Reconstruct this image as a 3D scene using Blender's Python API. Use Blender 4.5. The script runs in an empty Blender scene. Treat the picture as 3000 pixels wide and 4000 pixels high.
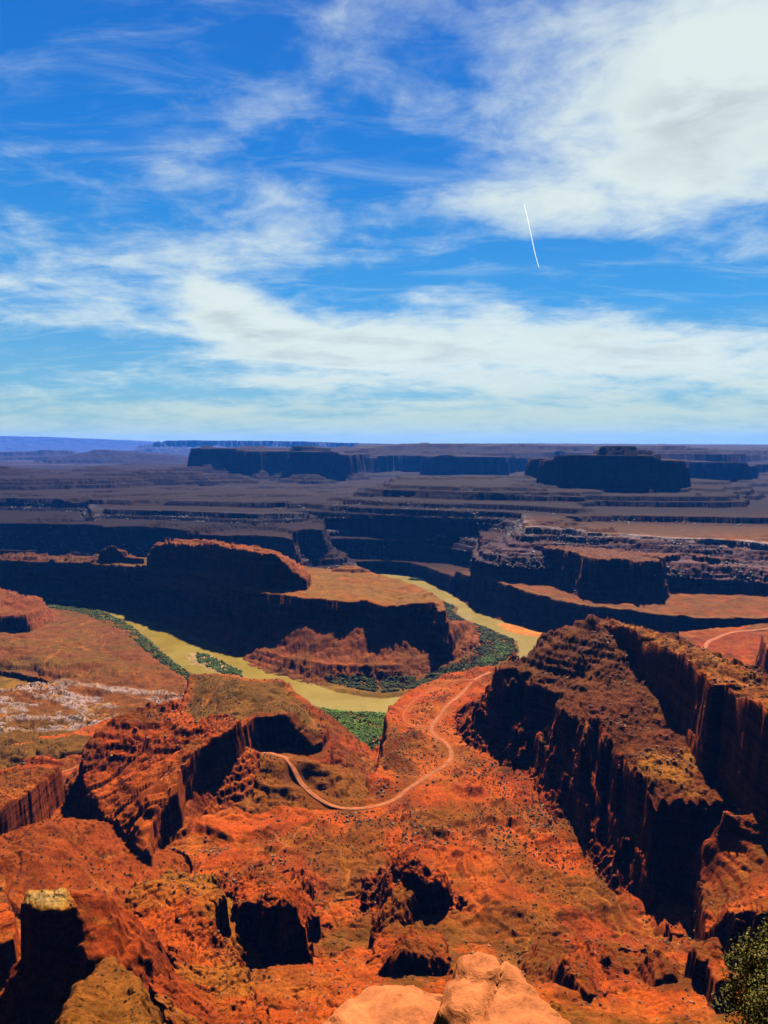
import bpy, math, random
import numpy as np

scene = bpy.context.scene
col = scene.collection
rng = np.random.default_rng(7)
random.seed(7)

# ------------------------------------------------------------------ camera, sky, sun, exposure
F = 2667.0                      # focal length in photo pixels (3000 x 4000)
CZ = 600.0                      # the overlook stands 600 m above the river
PITCH = math.radians(5.57)
cam_d = bpy.data.cameras.new("camera")
cam = bpy.data.objects.new("camera", cam_d)
col.objects.link(cam)
cam.location = (0, 0, CZ)
cam.rotation_euler = (math.pi / 2 - PITCH, 0, 0)
cam_d.sensor_fit = 'VERTICAL'
cam_d.sensor_height = 36.0
cam_d.lens = 36.0 * F / 4000.0
cam_d.clip_start = 0.1
cam_d.clip_end = 300000
scene.camera = cam

SUN_EL = math.radians(50)
SUN_AZ = math.radians(13)       # to the right of the view axis (+y)
sd = bpy.data.lights.new("sun", 'SUN')
sd.energy = 5.0
sd.angle = math.radians(0.5)
sd.color = (1.0, 0.93, 0.82)
so = bpy.data.objects.new("sun", sd)
col.objects.link(so)
so.location = (0, 0, 3000)
so.rotation_euler = (math.pi / 2 - SUN_EL, 0, math.pi - SUN_AZ)

scene.view_settings.view_transform = 'Standard'
scene.view_settings.look = 'None'
scene.view_settings.exposure = 2.0
scene.view_settings.gamma = 1.0
scene.cycles.max_bounces = 4
scene.cycles.diffuse_bounces = 0
scene.cycles.glossy_bounces = 2
scene.cycles.volume_bounces = 0
scene.cycles.transparent_max_bounces = 4
scene.cycles.use_denoising = True


class NT:
    """small helper around a node tree"""
    def __init__(s, tree):
        s.t = tree
        s.t.nodes.clear()

    def n(s, typ, **kw):
        nd = s.t.nodes.new(typ)
        for k, v in kw.items():
            setattr(nd, k, v)
        return nd

    def l(s, a, b):
        s.t.links.new(a, b)

    def put(s, sock, v):
        if isinstance(v, bpy.types.NodeSocket):
            s.l(v, sock)
        else:
            sock.default_value = v

    def math(s, op, a, b=None, c=None, clamp=False):
        m = s.n('ShaderNodeMath', operation=op, use_clamp=clamp)
        s.put(m.inputs[0], a)
        if b is not None:
            s.put(m.inputs[1], b)
        if c is not None:
            s.put(m.inputs[2], c)
        return m.outputs[0]

    def noise(s, vec, scale, detail=5, rough=0.55, dist=0.0, lac=2.0):
        m = s.n('ShaderNodeTexNoise')
        s.put(m.inputs['Vector'], vec)
        m.inputs['Scale'].default_value = scale
        m.inputs['Detail'].default_value = detail
        m.inputs['Roughness'].default_value = rough
        m.inputs['Distortion'].default_value = dist
        m.inputs['Lacunarity'].default_value = lac
        return m.outputs[0]

    def sstep(s, v, a, b, lo=0.0, hi=1.0):
        m = s.n('ShaderNodeMapRange', interpolation_type='SMOOTHSTEP')
        s.put(m.inputs[0], v)
        m.inputs[1].default_value = a
        m.inputs[2].default_value = b
        m.inputs[3].default_value = lo
        m.inputs[4].default_value = hi
        return m.outputs[0]

    def mix(s, f, a, b, mode='MIX'):
        m = s.n('ShaderNodeMix', data_type='RGBA', blend_type=mode)
        s.put(m.inputs[0], f)
        s.put(m.inputs[6], a)
        s.put(m.inputs[7], b)
        return m.outputs[2]

    def vmath(s, op, a, b=None):
        m = s.n('ShaderNodeVectorMath', operation=op)
        s.put(m.inputs[0], a)
        if b is not None:
            s.put(m.inputs[1], b)
        return m.outputs[0]


def build_world():
    w = bpy.data.worlds.new("World")
    scene.world = w
    w.use_nodes = True
    g = NT(w.node_tree)
    out = g.n('ShaderNodeOutputWorld')
    bg = g.n('ShaderNodeBackground')
    bg.inputs['Strength'].default_value = 0.05
    sky = g.n('ShaderNodeTexSky', sky_type='NISHITA')
    sky.sun_disc = False
    sky.sun_elevation = SUN_EL
    sky.sun_rotation = SUN_AZ
    sky.altitude = 1800
    sky.air_density = 1.0
    sky.dust_density = 0.3
    sky.ozone_density = 3.0
    hs = g.n('ShaderNodeHueSaturation')
    hs.inputs['Saturation'].default_value = 1.35
    hs.inputs['Value'].default_value = 1.0
    g.l(sky.outputs[0], hs.inputs['Color'])
    tc = g.n('ShaderNodeTexCoord')
    nrm = g.vmath('NORMALIZE', tc.outputs['Generated'])
    sep = g.n('ShaderNodeSeparateXYZ')
    g.l(nrm, sep.inputs[0])
    dx, dy, dz = sep.outputs
    # azimuth (radians right of +y) and elevation (radians)
    az = g.math('ARCTAN2', dx, dy)
    el = g.math('ARCSINE', dz)
    # tint the clear blue: deep at the top, pale cyan near the horizon
    ramp = g.n('ShaderNodeValToRGB')
    g.l(g.math('DIVIDE', el, 0.75, clamp=True), ramp.inputs[0])
    e = ramp.color_ramp.elements
    K = 4.6
    def c(r, gg, b, k=1.0):
        return (r * k, gg * k, b * k, 1)
    e[0].position = 0.0
    e[0].color = c(.42, .60, .34)
    e[1].position = 1.0
    e[1].color = c(.012, .125, .56)
    for p, cc in ((.10, c(.22, .54, .70)), (.25, c(.065, .40, .86)), (.5, c(.022, .25, .80)), (.75, c(.014, .17, .68))):
        q = e.new(p)
        q.color = cc
    tint = g.vmath('MULTIPLY', ramp.outputs[0], (K, K, K))
    blue = g.mix(0.85, g.vmath('MULTIPLY', hs.outputs[0], (.45, .45, .45)), tint)
    bk = g.n('ShaderNodeVectorMath', operation='SCALE')
    g.l(blue, bk.inputs[0])
    g.l(g.sstep(dy, -.4, .35, .13, 1.0), bk.inputs['Scale'])
    blue = bk.outputs[0]
    # cloud layer: noise on a flattened dome so that streaks shrink towards the horizon
    den = g.math('ADD', g.math('MAXIMUM', dz, 0.0), 0.16)
    cx = g.math('DIVIDE', dx, den)
    cy = g.math('DIVIDE', dy, den)
    comb = g.n('ShaderNodeCombineXYZ')
    g.l(cx, comb.inputs[0]); g.l(cy, comb.inputs[1])
    mp = g.n('ShaderNodeMapping')
    g.l(comb.outputs[0], mp.inputs[0])
    mp.inputs['Rotation'].default_value = (0, 0, math.radians(18))
    mp.inputs['Scale'].default_value = (1.0, 1.55, 1.0)
    n_big = g.noise(mp.outputs[0], 1.3, 8, .58, .35)
    n_fine = g.noise(comb.outputs[0], 5.2, 10, .64, .35)
    nz = g.math('ADD', g.math('MULTIPLY', n_big, .62), g.math('MULTIPLY', n_fine, .38))

    def blob(a0, e0, sa, se, rot=0.0, amp=1.0):
        a = g.math('SUBTRACT', az, math.radians(a0))
        b = g.math('SUBTRACT', el, math.radians(e0))
        cr, sr = math.cos(math.radians(rot)), math.sin(math.radians(rot))
        ua = g.math('ADD', g.math('MULTIPLY', a, cr / math.radians(sa)), g.math('MULTIPLY', b, sr / math.radians(sa)))
        ub = g.math('ADD', g.math('MULTIPLY', a, -sr / math.radians(se)), g.math('MULTIPLY', b, cr / math.radians(se)))
        r2 = g.math('ADD', g.math('MULTIPLY', ua, ua), g.math('MULTIPLY', ub, ub))
        return g.math('MULTIPLY', g.math('EXPONENT', g.math('MULTIPLY', r2, -1.0)), amp)
    blobs = [blob(24.5, 23.5, 8.2, 6.2, 8, .74), blob(13, 27, 5, 4, 30, .18), blob(13, 18.5, 5, 2.2, 0, .22),
             blob(12, 7.2, 22, 2.9, -3, .52), blob(-12, 10.6, 4.5, 2.2, -25, .40), blob(-6, 8.2, 9, 2.0, -6, .24), blob(6, 12.2, 5, 1.0, 4, .22), blob(-9, 5.2, 6, .7, -3, .22),
             blob(14, 35, 12, 5, 20, .14), blob(-8, 25, 9, 2.0, 22, .14), blob(2, 33, 5, 2.5, 10, .14),
             blob(-24, 12, 12, 4, 5, .14), blob(-6, 16.5, 12, 2.2, 8, .16), blob(10, 20, 6, 2, 20, .10), blob(2, 1.8, 40, 1.8, 0, .34),
             blob(-16, 29, 12, 7, 0, -.20), blob(-2, 21, 6, 3, 0, -.16), blob(17, 12.4, 12, 1.3, -2, -.26), blob(16, 15.0, 8, 1.0, 0, -.12), blob(-24, 7.5, 8, 1.2, 0, -.16),
             blob(-15, 17.5, 6, 2, 0, -.10), blob(-4, 12.8, 6, 1.0, 0, -.14), blob(-28, 36, 12, 10, 0, -.12), blob(4, 29, 5, 3, 0, -.12), blob(-3, 37, 8, 3, 0, -.12)]
    s = blobs[0]
    for b in blobs[1:]:
        s = g.math('ADD', s, b)
    dens = g.math('ADD', nz, g.math('MULTIPLY', s, 0.62))
    cov = g.sstep(dens, 0.46, 0.77)
    mps = g.n('ShaderNodeMapping')
    g.l(comb.outputs[0], mps.inputs[0])
    mps.inputs['Rotation'].default_value = (0, 0, math.radians(24))
    mps.inputs['Scale'].default_value = (1.5, 4.6, 1.0)
    wisp = g.sstep(g.noise(mps.outputs[0], 1.7, 9, .62, .7), .46, .82, 0, .27)
    cov = g.math('SUBTRACT', 1.0, g.math('MULTIPLY', g.math('SUBTRACT', 1.0, cov), g.math('SUBTRACT', 1.0, wisp)))
    thick = g.sstep(dens, 0.66, 1.0)
    n3 = g.noise(mp.outputs[0], 2.6, 8, .6, .4)
    ccol = g.mix(g.math('MULTIPLY', thick, g.sstep(n3, .38, .62)), c(.86, .97, .90, K), c(.62, .71, .69, K))
    ccol = g.mix(g.sstep(el, 0.0, .12), c(.60, .75, .50, K), ccol)
    front = g.math('MULTIPLY', g.sstep(dz, -0.01, 0.02), g.sstep(dy, -0.45, 0.1))
    cov = g.math('MULTIPLY', g.math('MULTIPLY', cov, .93), front)
    final = g.mix(cov, blue, ccol)
    final = g.mix(g.sstep(dz, -.02, -.002), c(.05, .018, .008, K * .5), final)
    g.l(final, bg.inputs['Color'])
    g.l(bg.outputs[0], out.inputs[0])


build_world()


# ------------------------------------------------------------------ helpers
def tag(o, label=None, cat=None, group=None, kind=None):
    if label: o['label'] = label
    if cat: o['category'] = cat
    if group: o['group'] = group
    if kind: o['kind'] = kind
    return o


def ray(px, py):
    u = (px - 1500.0) / F
    v = (2000.0 - py) / F
    return u, math.cos(PITCH) + v * math.sin(PITCH), -math.sin(PITCH) + v * math.cos(PITCH)


def pz(px, py, z):
    """the point of height z seen at a photo pixel -> (x, y, z)"""
    a, b, c = ray(px, py)
    t = (z - CZ) / c
    return (a * t, b * t, z)


def pd(px, py, D):
    """the point at depth D seen at a photo pixel"""
    a, b, c = ray(px, py)
    t = D / b
    return (a * t, D, CZ + c * t)


def pw(px, D, z):
    a, b, c = ray(px, 2000)
    return (a / b * D, D, z)


# gradient noise on numpy arrays
_perm = rng.permutation(256).astype(np.int32)
_perm = np.concatenate([_perm, _perm])
_ang = rng.random(256) * 2 * np.pi
_gx = np.cos(_ang).astype(np.float32)
_gy = np.sin(_ang).astype(np.float32)


def perlin(x, y):
    xi = np.floor(x).astype(np.int32)
    yi = np.floor(y).astype(np.int32)
    xf = (x - xi).astype(np.float32)
    yf = (y - yi).astype(np.float32)
    xi &= 255
    yi &= 255
    u = xf * xf * xf * (xf * (xf * 6 - 15) + 10)
    v = yf * yf * yf * (yf * (yf * 6 - 15) + 10)
    A = _perm[xi]
    B = _perm[(xi + 1) & 255]
    y1 = (yi + 1) & 255
    def gd(h, a, b):
        return _gx[h] * a + _gy[h] * b
    n00 = gd(_perm[A + yi], xf, yf)
    n10 = gd(_perm[B + yi], xf - 1, yf)
    n01 = gd(_perm[A + y1], xf, yf - 1)
    n11 = gd(_perm[B + y1], xf - 1, yf - 1)
    a = n00 + u * (n10 - n00)
    b = n01 + u * (n11 - n01)
    return (a + v * (b - a)) * 1.45


def fbm(x, y, s, octv=4, rough=.5, off=0.0):
    r = 0
    a = 1.0
    for i in range(octv):
        r = r + a * perlin(x / s + off + 17.3 * i, y / s - off + 5.1 * i)
        a *= rough
        s *= .49
    return r


def ridged(x, y, s, octv=2, off=0.0):
    r = 0
    a = 1.0
    for i in range(octv):
        r = r + a * (1 - 2 * np.abs(perlin(x / s + off + 9.7 * i, y / s + off + 3.3 * i)))
        a *= .5
        s *= .47
    return r


_cr = rng.random((256, 3))


def cells(x, y):
    """cellular noise: random value of the nearest cell and distance to the cell border"""
    xi = np.floor(x).astype(np.int64)
    yi = np.floor(y).astype(np.int64)
    f1 = np.full(x.shape, 9.0)
    f2 = np.full(x.shape, 9.0)
    val = np.zeros(x.shape)
    for i in (-1, 0, 1):
        for j in (-1, 0, 1):
            h = _perm[(_perm[(xi + i) & 255] + ((yi + j) & 255)) & 511]
            d = np.maximum(np.abs(xi + i + _cr[h, 0] - x), np.abs(yi + j + _cr[h, 1] - y)) * .6 + .4 * np.hypot(xi + i + _cr[h, 0] - x, yi + j + _cr[h, 1] - y)
            c = d < f1
            f2 = np.where(c, f1, np.minimum(f2, d))
            val = np.where(c, _cr[h, 2], val)
            f1 = np.where(c, d, f1)
    return val, f2 - f1


def sst(a, b, x):
    t = np.clip((x - a) / (b - a), 0, 1)
    return t * t * (3 - 2 * t)


# ------------------------------------------------------------------ the landforms
# every landform: rim vertices (world x, y, z), profile of (outward distance, drop) pairs
LF = []


def Z(*p): return [pz(*q) for q in p]
def D(*p): return [pd(*q) for q in p]
def W(*p): return [pw(*q) for q in p]


def lf(name, verts, prof, obj, warp=1.0, flute=1.0, top_noise=2.0, inner=0.0, slots=0.0, jag=0.0):
    v = np.array(verts, dtype=np.float64)
    pr = np.array(prof, dtype=np.float64)
    LF.append(dict(name=name, v=v, px=pr[:, 0], pz=pr[:, 1], obj=obj, warp=warp, flute=flute, tn=top_noise,
                   inner=inner, reach=pr[-1, 0], slots=slots, jag=jag))


def cliffs(h, steps, talus_h=0, talus_w=0, run=.12, tail=48):
    """profile: `steps` vertical cliffs with ledges making up h, then a talus apron"""
    pr = [(-3, 0), (0, -.6)]
    x = 0.0
    z = 0.0
    k = len(steps)
    tot = sum(a for a, b in steps)
    for a, b in steps:
        dz_ = h * a / tot
        x += max(1.5, dz_ * run)
        z -= dz_
        pr.append((x, z))
        if b > 0:
            x += b
            z -= b * .25
            pr.append((x, z))
    if talus_h:
        x2 = x + talus_w
        pr.append((x + talus_w * .45, z - talus_h * .58))
        pr.append((x2, z - talus_h))
        x, z = x2, z - talus_h
    pr.append((x + 60, z - tail))
    return pr


def stairs(drop, width, n, seed, cl=.55):
    """slope broken into n ledges; cl = share of each step's height that is cliff"""
    r = random.Random(seed)
    ws = [r.uniform(.6, 1.5) for _ in range(n)]
    hs_ = [r.uniform(.5, 1.5) for _ in range(n)]
    sw, sh = sum(ws), sum(hs_)
    pr = [(-3, 0)]
    x = z = 0.0
    for a, b in zip(ws, hs_):
        w_ = width * a / sw
        h_ = drop * b / sh
        x += w_ * .08
        z -= h_ * cl
        pr.append((x, z))
        x += w_ * .92
        z -= h_ * (1 - cl)
        pr.append((x, z))
    pr.append((x + 40, z - 40))
    return pr


# -- river flats (a few metres above the water)
bank = [(-3, 0), (0, -.5), (14, -5), (40, -8)]
lf('near_bank', Z((-700, 2330, 5), (0, 2335, 5), (300, 2346, 5), (355, 2364, 5), (480, 2434, 5), (560, 2494, 5), (640, 2572, 5),
   (700, 2608, 5), (760, 2640, 5), (1000, 2690, 5), (1200, 2752, 5), (1270, 2778, 5), (1500, 2788, 5), (1560, 2840, 5), (1700, 3100, 5),
   (1300, 3160, 5), (-700, 3200, 5)), bank, 'floodplain', .5, .3, 1)
lf('inner_bank', Z((600, 2400, 5), (900, 2503, 5), (930, 2510, 5), (1050, 2570, 5), (1200, 2640, 5), (1330, 2690, 5), (1500, 2714, 5),
   (1620, 2700, 5), (1800, 2660, 5), (1950, 2590, 5), (2012, 2540, 5), (2000, 2500, 5), (1900, 2455, 5), (1800, 2420, 5), (1768, 2390, 5),
   (1775, 2370, 5), (1700, 2335, 5), (1640, 2300, 5), (1500, 2290, 5), (1000, 2300, 5)), bank, 'floodplain', .35, .3, 1)
lf('far_bank', Z((1600, 2262, 3), (1660, 2266, 3), (1700, 2275, 3), (1760, 2300, 3), (1850, 2352, 3), (1880, 2350, 3), (1760, 2265, 3), (1640, 2250, 3)),
   bank, 'floodplain', .35, .3, 1)
lf('sandbar', Z((1950, 2440, 1.5), (1985, 2436, 1.5), (2070, 2462, 1.5), (2190, 2485, 1.5), (2150, 2492, 1.5), (2030, 2474, 1.5), (1975, 2458, 1.5)),
   [(-4, 0), (0, -.4), (25, -4)], 'sandbar', .3, .2, .2)
lf('island', Z((732, 2553, 1.5), (790, 2550, 1.5), (860, 2582, 1.5), (940, 2625, 1.5), (960, 2655, 1.5), (925, 2664, 1.5), (880, 2636, 1.5),
   (800, 2602, 1.5), (762, 2592, 1.5)), [(-4, 0), (0, -.4), (25, -4)], 'river_island', .2, .2, .2)

# -- near bench with the road
lf('bench', Z((3400, 2425, 110), (3000, 2436, 110), (2850, 2448, 110), (2661, 2466, 110), (2650, 2490, 110), (2600, 2545, 110), (2300, 2560, 110),
   (2050, 2590, 110), (1930, 2605, 110), (1850, 2612, 110), (1740, 2640, 110), (1620, 2690, 110), (1560, 2722, 110), (1530, 2762, 108),
   (1512, 2850, 108), (1500, 2950, 106), (1470, 3010, 106), (1400, 3055, 105), (1330, 3052, 105), (1290, 2990, 108), (1265, 2880, 108), (1240, 2800, 108), (1150, 2700, 108),
   (1060, 2670, 105), (860, 2665, 100), (700, 2730, 95), (300, 2860, 95), (-100, 2910, 95), (-1200, 2940, 95), (-3500, 3500, 110), (-3500, 6500, 110),
   (6500, 6500, 110), (6500, 3500, 110)), cliffs(70, [(1, 4), (1, 6)], 40, 60), 'bench', 1, 1, 9)
lf('left_slope', Z((-1200, 2340, 10), (0, 2350, 10), (150, 2366, 9), (300, 2390, 9), (440, 2432, 8), (560, 2525, 8), (650, 2610, 8), (730, 2672, 10),
   (860, 2700, 30), (1000, 2760, 60), (1000, 2900, 90), (300, 2950, 98), (-100, 3000, 100), (-1200, 3050, 100), (-1200, 2700, 60), (0, 2700, 62), (300, 2650, 50), (500, 2640, 40)),
   [(-3, 0), (30, -6), (60, -20)], 'ledge_slope', .6, .3, 5)
lf('left_butte', Z((-400, 2290, 95), (0, 2292, 95), (60, 2310, 90), (100, 2330, 88), (120, 2318, 90), (165, 2335, 70), (168, 2380, 55), (100, 2400, 70), (-400, 2440, 80)),
   cliffs(45, [(1, 5), (1, 7), (1, 5)], 30, 60), 'layered_butte', .5, .6, 2)

# -- brown-topped mesa left of the side canyon
lf('brown_mesa', Z((752, 2645, 150), (860, 2642, 157), (1000, 2655, 157), (1100, 2655, 157), (1140, 2668, 150), (1160, 2705, 148), (1215, 2750, 140), (1262, 2800, 132),
   (1268, 2850, 125), (1255, 2900, 118), (1215, 2915, 118), (1160, 2850, 140), (1120, 2802, 155), (1000, 2800, 157), (950, 2835, 157), (850, 2880, 157), (700, 2800, 140)),
   cliffs(38, [(2, 2), (1, 4)], 25, 45), 'brown_mesa', .7, 1, 6, inner=12)
lf('mound_a', Z((950, 2960, 128), (1030, 2950, 135), (1140, 2960, 138), (1300, 3010, 128), (1320, 3060, 118), (1200, 3080, 118), (1060, 3090, 116), (960, 3040, 120)),
   [(-3, 0), (30, -10), (60, -22), (80, -35)], 'bench', .5, .2, 2)

# -- tilted slab ridge
lf('slab_ridge', Z((337, 2925, 165), (407, 2848, 180), (501, 2770, 195), (595, 2747, 200), (690, 2752, 198), (776, 2838, 185), (860, 2800, 192), (932, 2825, 190),
   (900, 2870, 182), (784, 2945, 172), (705, 3023, 165), (697, 3102, 158), (627, 3164, 150), (592, 3227, 142), (584, 3290, 134), (600, 3360, 124), (631, 3427, 114),
   (560, 3450, 112), (480, 3350, 118), (400, 3200, 130), (330, 3060, 145)), cliffs(36, [(1, 2), (1, 2)], 34, 50, .06), 'slab_ridge', .6, .5, 5)
lf('left_fin', Z((-500, 3350, 172), (0, 3185, 164), (60, 3135, 162), (110, 3098, 160), (165, 3062, 156), (250, 3010, 146), (120, 3000, 140), (-500, 3110, 140)),
   cliffs(60, [(1, 1), (1, 1)], 4, 5, .04), 'shadowed_fin', .6, .5, 4)
lf('mound_l', Z((-600, 3330, 190), (60, 3290, 172), (190, 3225, 172), (260, 3290, 160), (420, 3400, 135), (460, 3480, 135), (300, 3600, 150), (-600, 3700, 190)),
   [(-3, 0), (0, 0), (40, -12), (90, -36), (140, -70)], 'shrub_mound', .5, .25, 4)

# -- right-hand mesa
lf('right_mesa', Z((1978, 2552, 232), (1955, 2600, 222), (1960, 2650, 212), (2060, 2650, 215), (2100, 2700, 212), (2200, 2725, 215), (2250, 2800, 213), (2300, 2830, 213),
   (2330, 2900, 208), (2420, 2965, 210), (2480, 3010, 210), (2520, 3080, 206), (2580, 3130, 205), (2720, 3150, 203), (2880, 3190, 200), (3000, 3200, 200), (3500, 3260, 200),
   (3500, 2800, 250), (3000, 2640, 272), (2617, 2480, 268), (2370, 2425, 282), (2310, 2410, 300), (2270, 2425, 292), (2230, 2440, 285), (2130, 2472, 268), (2050, 2540, 238)),
   cliffs(78, [(3, 3), (2, 9), (2, 3)], 22, 22, .16), 'fluted_mesa', 1.8, 1.8, 8, slots=26, jag=13)
lf('cap', Z((2352, 2430, 294), (2475, 2472, 298), (2555, 2508, 302), (2655, 2562, 308), (2725, 2620, 312), (2805, 2672, 316), (2850, 2668, 316), (2890, 2705, 318),
   (3000, 2788, 320), (3500, 3000, 325), (3500, 2860, 325), (3000, 2660, 322), (2885, 2600, 318), (2813, 2570, 314), (2726, 2541, 310), (2617, 2490, 303),
   (2523, 2460, 299), (2400, 2430, 295)), cliffs(112, [(2, 1), (2, 2), (2, 1)], 8, 10, .07, 260), 'caprock_wall', 1.0, .5, 8, jag=9)
lf('right_fins', Z((2752, 3452, 150), (2720, 3350, 150), (2790, 3300, 180), (2850, 3200, 205), (3000, 3180, 215), (3300, 3300, 225), (3400, 3700, 225), (2990, 3575, 202),
   (2900, 3560, 196), (2850, 3545, 190), (2800, 3600, 176), (2752, 3625, 158), (2756, 3540, 150)), cliffs(42, [(2, 1), (1, 1)], 8, 12, .12), 'shadowed_fins', 1.2, 1.6, 6, slots=7, jag=3)
lf('right_fins_low', Z((2700, 3740, 190), (2740, 3690, 190), (2800, 3700, 195), (2850, 3860, 215), (2800, 3870, 215), (2770, 3790, 200), (2730, 3790, 195)),
   cliffs(26, [(1, 1)], 5, 8), 'shadowed_fins', .4, .8, 4)
lf('edge_tower', Z((2982, 2480, 210), (3010, 2455, 215), (3200, 2460, 220), (3200, 2560, 215), (3000, 2530, 205)), cliffs(80, [(1, 2), (1, 3)], 20, 25), 'edge_tower', .3, .8, 3)
lf('low_knob', Z((2850, 2625, 135), (2880, 2600, 145), (2960, 2615, 140), (2960, 2650, 135)), cliffs(15, [(1, 2)], 10, 20), 'bench', .3, .5, 3)

# -- foreground spurs and fins under the overlook
lf('spur', Z((560, 3490, 205), (640, 3445, 200), (835, 3458, 200), (842, 3530, 203), (800, 3560, 205), (835, 3650, 200), (900, 3740, 190), (960, 3860, 192), (1010, 4000, 210),
   (1020, 4500, 300), (420, 4500, 340), (440, 4000, 270), (460, 3800, 238), (450, 3600, 218)), cliffs(24, [(1, 1.5)], 30, 45), 'talus_spur', 1.3, 1.5, 9, jag=2)
lf('alcove_fin', Z((900, 3618, 144), (918, 3538, 176), (965, 3533, 188), (1010, 3508, 194), (1050, 3528, 189), (1095, 3540, 192), (1130, 3523, 195), (1165, 3553, 187), (1192, 3598, 176), (1205, 3648, 160), (1225, 3698, 144),
   (1225, 3568, 132), (1180, 3448, 126), (1050, 3408, 118), (930, 3408, 118), (885, 3478, 130)), [(-4, 0), (0, -3), (3, -20), (6, -23), (9, -46), (20, -54), (45, -80)], 'alcove_fin', 1.9, 2.2, 5, slots=6, jag=4)
lf('middle_fin', Z((1768, 3508, 117), (1735, 3463, 132), (1690, 3440, 140), (1640, 3418, 147), (1608, 3408, 154), (1595, 3468, 142), (1590, 3568, 130), (1560, 3658, 124), (1500, 3698, 118), (1435, 3608, 110),
   (1440, 3458, 114), (1515, 3386, 132), (1560, 3350, 154), (1600, 3353, 157), (1640, 3368, 152), (1700, 3393, 138), (1760, 3448, 114)), [(-4, 0), (0, -3), (3, -14), (6, -17), (9, -34), (24, -46), (45, -70)], 'middle_fin', 1.8, 2.2, 5, slots=6, jag=5)
lf('small_fin', Z((1480, 3798, 144), (1510, 3733, 166), (1545, 3713, 174), (1572, 3708, 177), (1600, 3730, 170), (1640, 3720, 173), (1690, 3726, 170), (1720, 3746, 164), (1735, 3798, 148), (1735, 3698, 136), (1650, 3638, 128), (1560, 3618, 128), (1480, 3668, 132)),
   [(-3, 0), (0, -3), (3, -18), (6, -20), (8, -34), (20, -44), (40, -60)], 'small_fin', 1.4, 2.0, 4, slots=5, jag=3)
lf('right_knoll', Z((2170, 3780, 188), (2200, 3740, 196), (2260, 3670, 190), (2290, 3650, 186), (2330, 3720, 178), (2420, 3860, 178), (2300, 3960, 190), (2230, 3840, 190)),
   [(-3, 0), (2, -14), (14, -20), (40, -34), (60, -55)], 'right_knoll', .4, .7, 4)
lf('knoll_b', Z((2510, 3740, 172), (2560, 3700, 180), (2590, 3720, 180), (2640, 3830, 178), (2560, 3830, 175)), [(-3, 0), (2, -12), (14, -18), (40, -34), (60, -55)], 'right_knoll', .4, .7, 3)
lf('pillar', Z((92, 3560, 282), (108, 3522, 284), (180, 3514, 286), (262, 3518, 285), (288, 3575, 283), (240, 3592, 284), (160, 3587, 284)),
   cliffs(78, [(3, 1), (2, 1)], 20, 15, .06), 'pillar', .35, .8, 3)
lf('pillar_shoulder', Z((258, 3522, 283), (340, 3522, 281), (422, 3530, 277), (440, 3640, 268), (425, 3770, 260), (350, 3770, 262), (322, 3700, 266), (290, 3620, 275)),
   [(-3, 0), (0, -2), (10, -12), (30, -40), (50, -80)], 'pale_knob', .4, .9, 4)
lf('pale_knob', Z((420, 3760, 258), (480, 3800, 268), (530, 3860, 276), (545, 3950, 292), (600, 4200, 330), (230, 4300, 340), (262, 3970, 298), (310, 3880, 282), (360, 3800, 266)),
   [(-3, 0), (0, -2), (8, -14), (20, -40), (34, -80)], 'pale_knob', .5, .9, 4, inner=4)
lf('edge_block', Z((-300, 3560, 200), (0, 3350, 150), (30, 3590, 190), (60, 3620, 205), (50, 3700, 215), (-300, 3800, 230)), cliffs(15, [(1, 1)], 30, 50), 'shrub_mound', .5, .6, 4)

# -- peninsula inside the meander
lf('pen_talus', Z((880, 2440, 12), (1000, 2530, 26), (1120, 2565, 32), (1300, 2595, 36), (1450, 2600, 36), (1560, 2594, 38), (1690, 2550, 40), (1825, 2500, 34), (1855, 2450, 28), (1830, 2420, 40), (1780, 2425, 66), (1748, 2436, 86),
   (1700, 2452, 90), (1600, 2458, 90), (1430, 2448, 92), (1300, 2440, 92), (1200, 2434, 90), (1080, 2416, 87), (960, 2404, 80), (880, 2395, 50)), stairs(36, 50, 3, 3, .45), 'peninsula', .6, 1.8, 8)
lf('peninsula', Z((-1500, 2165, 160), (0, 2178, 160), (300, 2186, 160), (560, 2205, 160), (800, 2255, 160), (967, 2307, 160), (1080, 2318, 160), (1200, 2335, 160), (1350, 2348, 160),
   (1430, 2345, 160), (1500, 2368, 157), (1600, 2358, 158), (1690, 2352, 158), (1715, 2385, 148), (1738, 2380, 148), (1725, 2340, 152), (1690, 2312, 158), (1650, 2298, 158), (1560, 2262, 160), (1480, 2245, 160), (1440, 2232, 160),
   (1380, 2238, 160), (1300, 2225, 160), (1160, 2205, 160), (900, 2190, 160), (600, 2165, 160), (300, 2160, 160), (-1500, 2140, 160)),
   cliffs(104, [(2, 6), (2, 8), (1, 5), (2, 2)], 26, 28, .08), 'peninsula', .6, 1.1, 3)
lf('pen_mound', Z((1300, 2218, 172), (1340, 2208, 175), (1400, 2206, 175), (1425, 2216, 170), (1380, 2224, 168)), cliffs(8, [(1, 2)], 8, 20), 'peninsula', .3, .4, 2)
lf('pen_butte', D((575, 2160, 2520), (600, 2128, 2500), (660, 2118, 2460), (723, 2121, 2385), (790, 2128, 2330), (841, 2123, 2275), (880, 2134, 2235), (922, 2140, 2185), (960, 2150, 2160), (995, 2150, 2140), (1030, 2162, 2110), (1067, 2165, 2105), (1100, 2185, 2080), (1121, 2200, 2075), (1160, 2238, 2065), (1195, 2262, 2075),
   (1205, 2240, 2150), (1150, 2180, 2190), (1060, 2143, 2230), (922, 2125, 2330), (841, 2110, 2380), (723, 2103, 2500), (615, 2106, 2580)),
   cliffs(98, [(3, 2), (2, 3)], 6, 8, .07), 'peninsula_butte', .5, 1.3, 5, jag=9)
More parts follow.
